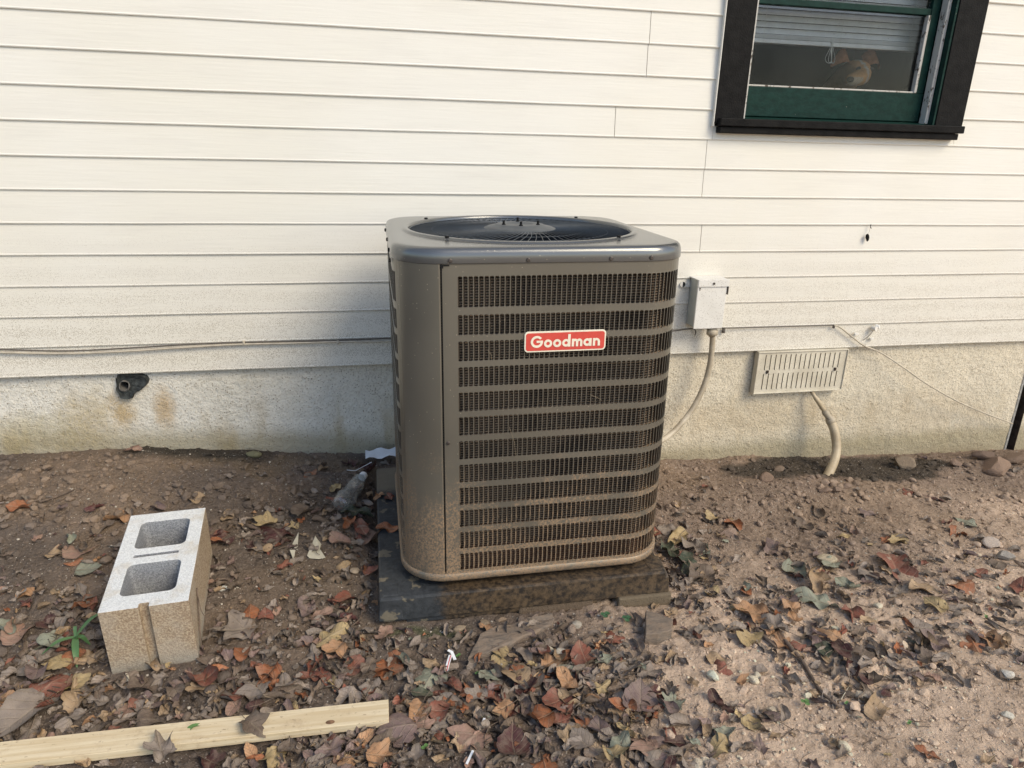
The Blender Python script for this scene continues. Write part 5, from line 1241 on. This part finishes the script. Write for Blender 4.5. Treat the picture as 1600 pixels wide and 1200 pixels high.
gravel('quartz_grit', 1900, 23, 'tiny pale quartz pebbles sprinkled over the soil', 'pebbles', lambda x, y: .3+.7*min(1, max(0, (x-200)/1200))*min(1, max(0, (y-720)/300)), lambda r: .0013+.0030*r.random()**3, lambda r, p, a, b: (lambda k: (.60*k, .53*k, .45*k))(r.uniform(.6, 1.15)))
mb = MB(); rs = random.Random(4)
for i, (p, q_, px, py) in enumerate(scatter(420, dn=lambda x, y: .35+.65*dens(x, y)+(.8 if 1180 < x < 1450 and y < 800 else 0), seed=17)):
    L__ = rs.uniform(.012, .055)*(1.5 if rs.random() < .12 else 1); a = rs.uniform(0, 6.28); d_ = Vector((math.cos(a), math.sin(a), 0)); b_ = Vector((-d_.y, d_.x, 0))*L__*rs.uniform(-.2, .2)
    p0 = p-d_*L__/2; p1 = p+b_; p2 = p+d_*L__/2
    for q in (p0, p1, p2): q.z = gh(q.x, q.y)+.002+.004*rs.random()
    mb.tube([p0, p1, p2], rs.uniform(.0005, .0013), 4)
tag(mb.build('twig_bits', M['twig']), 'short dry twigs and straw bits scattered on the soil', 'twig bits', kind='stuff')

# single stones of note
ST = [((855, 1016), 22, (.55, .50, .38), 'left cream stone of the pair below the flat slate'), ((878, 1021), 25, (.58, .53, .43), 'right flat cream stone of the pair below the flat slate'), ((351, 921), 19, (.62, .60, .52), 'pale oval flat stone just right of the concrete block'),
      ((1138, 838), 38, (.30, .215, .165), 'large round pinkish clod right of the pad corner'), ((1289, 878), 36, (.50, .42, .29), 'upturned pale yellowish clod among leaves right of the pad'), ((1413, 731), 44, (.26, .20, .14), 'long flat tan stone by the foundation right of the bent pipe'),
      ((1494, 727), 26, (.27, .19, .14), 'rounded brown stone near the wall left of the dark gap'), ((1556, 735), 56, (.28, .195, .14), 'large flat brown rock below the dark vertical gap'), ((1583, 722), 50, (.22, .155, .11), 'heaped brown rock against the right hand panel'), ((1533, 716), 40, (.17, .12, .09), 'dark brown rock touching the wall left of the gap'),
      ((1289, 769), 22, (.27, .19, .14), 'clod at the foot of the bent pipe, left of its neighbour'), ((1307, 768), 20, (.25, .18, .135), 'clod at the foot of the bent pipe, right of its neighbour'), ((1322, 762), 20, (.25, .18, .135), 'third clod right of the foot of the bent pipe'), ((1197, 750), 30, (.23, .16, .115), 'angular brown stone left of the bent pipe on bare soil'),
      ((1216, 735), 22, (.22, .165, .12), 'squarish brown stone left of the bent pipe near the foundation'), ((1572, 1056), 24, (.62, .58, .50), 'white stone at the right edge among brown leaves'), ((1573, 1120), 22, (.62, .58, .48), 'white stone on the pale sand at the right edge'), ((1548, 853), 40, (.48, .40, .33), 'pale pinkish rock near the right edge'),
      ((1570, 872), 30, (.33, .30, .26), 'grey angular rock beside the pale pinkish rock'), ((718, 984), 22, (.36, .28, .19), 'small pointed tan stone in front of the pad left part'), ((758, 975), 20, (.24, .18, .12), 'small rounded stone above the flat slate, left one'), ((782, 970), 20, (.26, .19, .13), 'small rounded stone above the flat slate, right one'),
      ((536, 886), 26, (.40, .28, .16), 'tan stone between the block and the pad'), ((555, 893), 18, (.45, .36, .26), 'small pale stone right of the tan stone by the pad'), ((397, 712), 24, (.20, .19, .11), 'mossy round stone against the foundation left of the condenser'), ((900, 980), 22, (.45, .40, .32), 'small pale stone left of the clover leaves')]
for i, ((px, py), w_, c, lb) in enumerate(ST):
    p = gp(px, py); s_ = px2m(p, w_)*.5; rock('stone', p+Vector((0, 0, s_*.25)), (s_, s_*rnd.uniform(.6, .85), s_*rnd.uniform(.4, .6)), c, lb, seed=i+3, rot=(rnd.uniform(-.2, .2), rnd.uniform(-.2, .2), rnd.uniform(-.6, .6)), sub=3)
# slate slab and rock block
def prism(name, pxs, ztop, zbot, label, cat, mat):
    P = [zp(x, y, ztop) for x, y in pxs]; c = sum(P, Vector())/len(P); n = len(P); mb = MB()
    mb.add([(p-c)+Vector((rnd.uniform(-.001, .001), 0, rnd.uniform(-.003, .003))) for p in P]+[Vector((p.x-c.x, p.y-c.y, 0))*1.04+Vector((0, 0, zbot-ztop)) for p in P], [tuple(range(n)), tuple(range(n, 2*n))[::-1]]+[(i, (i+1) % n, n+(i+1) % n, n+i) for i in range(n)])
    o = mb.build(name, M[mat], None, bevel=.0025); o.location = c; return tag(o, label, cat)
g0 = gp(800, 995).z
prism('slate_slab', [(731, 1026), (739, 1012), (746, 1000), (751, 990), (762, 984), (778, 976), (800, 974), (822, 965), (842, 963), (862, 958), (866, 966), (863, 975), (848, 982), (838, 989), (818, 995), (800, 1006), (782, 1010), (765, 1019), (748, 1022)], g0+.010, g0-.012, 'long flat dark slate lying in front of the pad', 'stone', 'slate')
g0 = gp(1027, 985).z
prism('rock_block', [(1009, 952), (1030, 957), (1052, 968), (1050, 984), (1028, 990), (1009, 990)], g0+.030, g0-.02, 'squared dark streaked rock against the paver at the pad right corner', 'stone', 'slate')
# sticks
def stick(name, pxs, r, lb, mat='twig', lift=.006, cat='stick', nm=8):
    P = [gp(x, y, lift) for x, y in pxs]; o = empty(name, P[0], lb, cat) if False else None
    me_ = MB(); L = [q-P[0] for q in P]; sp_ = spline(L, 5); rr_ = [r*(1-.5*i/len(sp_))*(1+.12*math.sin(i*1.7)) for i in range(len(sp_))]; me_.tube(sp_, rr_, nm); o = me_.build(name, M[mat], None, True); o.location = P[0]; return tag(o, lb, cat)
stick('stick', [(1212, 985), (1235, 1015), (1252, 1035), (1266, 1058), (1283, 1085), (1312, 1108)], .0065, 'thick bent stick lying among leaves right of centre')
stick('stick', [(1180, 985), (1200, 1003), (1212, 1014)], .0060, 'short dark broken stick just left of the thick bent stick')
stick('stick', [(652, 1020), (668, 1030), (688, 1040), (702, 1056), (716, 1070), (720, 1086)], .0022, 'thin dark twig curving below the pad left part')
stick('stick', [(548, 982), (562, 970), (566, 955)], .0022, 'thin grey twig leaning near the pad front left corner')
stick('stick', [(455, 803), (470, 775), (480, 755), (530, 733)], .0016, 'long thin stem lying left of the plastic bottle')
stick('stick', [(1540, 968), (1570, 985), (1600, 996)], .0030, 'thin grey stick at the right edge among leaves')
stick('stick', [(62, 787), (90, 780), (118, 771)], .0040, 'straight brown stick on bare soil above the concrete block, far left')
stick('straw', [(1313, 1098), (1319, 1088), (1325, 1078)], .0010, 'short pale straw beside the end of the thick bent stick', 'sand_paper', .01, 'straw')
for (a, b, lb) in (((199, 1060), (206, 1082), 'small white plastic strip in front of the concrete block'), ((757, 1130), (751, 1143), 'small white strip above the star shaped tan leaf'), ((739, 1180), (729, 1200), 'white strip at the bottom edge below the star shaped leaf')):
    P0, P1 = gp(*a, .014), gp(*b, .010); d_ = P1-P0; s_ = Vector((-d_.y, d_.x, 0)).normalized()*.0026; mb = MB(); up_ = Vector((0, 0, .0012))
    mb.add([-s_, s_, d_+s_, d_-s_, -s_+up_, s_+up_, d_+s_+up_, d_-s_+up_], [(3, 2, 1, 0), (4, 5, 6, 7), (0, 1, 5, 4), (1, 2, 6, 5), (2, 3, 7, 6), (3, 0, 4, 7)]); o = mb.build('plastic_strip', M['sand_paper'] if a[0] < 300 else M['white_plastic']); o.location = P0; tag(o, lb, 'plastic strip')
# paper scraps
def scrap(pxs, lb, dz=.006):
    P = [gp(x, y, dz+.004*math.sin(i*2)) for i, (x, y) in enumerate(pxs)]; c = P[0]; n = len(P); mb = MB(); mb.add([p-c for p in P]+[p-c+Vector((0, 0, .0008)) for p in P], [tuple(range(n))[::-1], tuple(range(n, 2*n))]+[(i, (i+1) % n, n+(i+1) % n, n+i) for i in range(n)]); o = mb.build('paper_scrap', M['sand_paper']); o.location = c; tag(o, lb, 'scrap')
scrap([(480, 871), (493, 842), (502, 852), (500, 860), (509, 876), (498, 878), (484, 877)], 'pale triangular torn scrap between the block and the pad')
scrap([(456, 855), (467, 836), (465, 860)], 'narrow pale torn scrap left of the triangular scrap'); scrap([(453, 862), (462, 864), (459, 878)], 'tiny pale torn scrap below the narrow one')
# white tag with a red stripe
tp = gp(703, 1040, .006); tg = empty('plant_tag', tp, 'bent white tag with a thin red stripe below the pad', 'tag')
for (a, b, wd_) in (((697, 1025), (706, 1020), 0), ((697, 1052), (708, 1030), 0)):
    pass
Q = [gp(697, 1052, .006)-tp, gp(702, 1037, .022)-tp, gp(709, 1034, .016)-tp]
def ribbon(P, w_, mat, nm, par, th=.0008):
    mb = MB(); n = len(P); v = []
    for i, p in enumerate(P):
        d_ = (P[min(i+1, n-1)]-P[max(i-1, 0)]); s_ = Vector((-d_.y, d_.x, 0)); s_ = (s_.normalized() if s_.length > 1e-6 else Vector((1, 0, 0)))*w_*(1 if not isinstance(w_, list) else 1)
        v += [p-s_, p+s_, p+s_+Vector((0, 0, th)), p-s_+Vector((0, 0, th))]
    mb.add(v, [(i*4+j, i*4+(j+1) % 4, (i+1)*4+(j+1) % 4, (i+1)*4+j) for i in range(n-1) for j in range(4)]+[(3, 2, 1, 0), tuple(4*(n-1)+j for j in range(4))]); return mb.build(nm, mat, par)
ribbon([gp(697, 1053, .006)-tp, gp(700, 1043, .012)-tp, gp(704, 1034, .020)-tp], .0045, M['white_plastic'], 'tag_strip', tg)
ribbon([gp(711, 1036, .010)-tp, gp(706, 1028, .018)-tp, gp(700, 1025, .018)-tp], .0040, M['white_plastic'], 'tag_strip', tg)
ribbon([gp(698, 1052, .0072)-tp, gp(701, 1043, .0132)-tp, gp(704.5, 1035, .0212)-tp], .0009, M['red'], 'red_stripe', tg)

# ---------------------------------------------------------------- green plants
def blade(P, w_, col, par, nm='leaf_blade'):
    sp_ = spline(P, 5); n = len(sp_); v = []; f = []
    for i, p in enumerate(sp_):
        d_ = (sp_[min(i+1, n-1)]-sp_[max(i-1, 0)]); s_ = d_.cross(Vector((0, 0, 1))); s_ = s_.normalized() if s_.length > 1e-9 else Vector((1, 0, 0)); t_ = i/(n-1); ww = w_*math.sin(math.pi*min(1, .12+.88*t_))**.6*(1-.2*t_)+.0003
        v += [p-s_*ww, p-Vector((0, 0, ww*.35)), p+s_*ww]
    f = [(i*3+j, i*3+j+1, (i+1)*3+j+1, (i+1)*3+j) for i in range(n-1) for j in range(2)]
    me = mesh_np(nm, v, f, True, np.tile(np.array(col), (len(v), 1))); return link(nm, me, M['green_leaf'], par)
G1, G2 = (.075, .16, .055), (.10, .20, .055)
b0_ = gp(120, 1020); pl1 = empty('weed_plant', b0_, 'green weed with five narrow blades left of the concrete block', 'plant')
nd = gp(121, 1010, .030)-b0_
for (x, y, dz, w_) in ((172, 981, .055, .0065), (66, 1033, .018, .007), (121, 1046, .004, .0085), (143, 1015, .014, .007), (124, 1001, .045, .004)):
    e = gp(x, y, dz)-b0_; m_ = (nd+e)/2+Vector((0, 0, .012)); blade([nd, m_, e], w_, G1, pl1)
mb = MB(); mb.tube([Vector((0, 0, -.004)), nd], .0015, 6); mb.build('stem', M['green_leaf'], pl1)
b0_ = gp(284, 1172, .0); o = empty('grass_blade', b0_, 'bright green blade poking out beside the near edge of the pale board', 'plant'); blade([Vector((0, 0, 0)), gp(300, 1158, .030)-b0_, gp(326, 1148, .030)-b0_], .0065, G2, o)
for (x, y, lb, s_) in ((945, 966, 'round green clover leaf under the pad right part, left one', .0135), (978, 972, 'notched green clover leaf under the pad right part, right one', .0135), (716, 1027, 'small green leaf beside the white tag', .007), (745, 1054, 'tiny pale green sprout below the white tag', .006), (664, 1170, 'small green sprout near the bottom edge left of centre', .008), (1256, 1103, 'bright green sprout left of the thick bent stick tip', .011), (1418, 1132, 'small dark green leaf on the pale sand', .007), (1320, 1101, 'little green leaf at the tip of the thick bent stick', .006), (1538, 966, 'pale green sprout among leaves near the right edge', .007)):
    b0_ = gp(x, y); o = empty('seedling', b0_, lb, 'seedling'); top = Vector((0, -.004, .014 if s_ > .01 else .008)); mb = MB(); mb.tube([Vector((0, 0, -.003)), top], .0007, 5); mb.build('stem', M['green_leaf'], o)
    nl = 3 if s_ > .01 else 2
    for k in range(nl):
        n = 14; a0 = 2*math.pi*k/nl+rnd.random(); v = [top]
        for i in range(n):
            a = 2*math.pi*i/n; rr2 = s_*(.62 if nl == 3 else .7)*(1-.25*math.cos(a)**8*(math.cos(a) > 0)); lx, ly = s_*.55+rr2*math.cos(a), rr2*.85*math.sin(a)
            v.append(top+Vector((lx*math.cos(a0)-ly*math.sin(a0), lx*math.sin(a0)+ly*math.cos(a0), .002+.12*abs(ly))))
        me = mesh_np('leaflet', v, [(0, i+1, (i+1) % n+1) for i in range(n)], True, np.tile(np.array((.05, .12, .06) if nl == 3 and x < 1000 else G2), (n+1, 1))); link('leaflet', me, M['green_leaf'], o)

for i, (pts, lb) in enumerate((([(762, 547), (768, 562)], 'short straw caught in the louvers left of the badge'), ([(922, 617), (940, 625)], 'pale straw stuck in the louvers below the badge'), ([(796, 668), (806, 713)], 'long thin straw hanging across the lower louvers'))):
    P = []
    for x, y in pts:
        d_ = ray(x, y); o_ = UM.inverted() @ (Vector((0, 0, CAMZ))-ULOC); l_ = UM.inverted() @ Vector(d_); t_ = (-h-.003-o_.y)/l_.y; P.append(UM @ (o_+l_*t_)+ULOC)
    mb = MB(); mid_p = (P[0]+P[1])/2+Vector((.004, -.002, 0)); mb.tube([Vector((0, 0, 0)), mid_p-P[0], P[1]-P[0]], .00035, 4); o = mb.build('straw', M['dry_straw']); o.location = P[0]; tag(o, lb, 'straw')
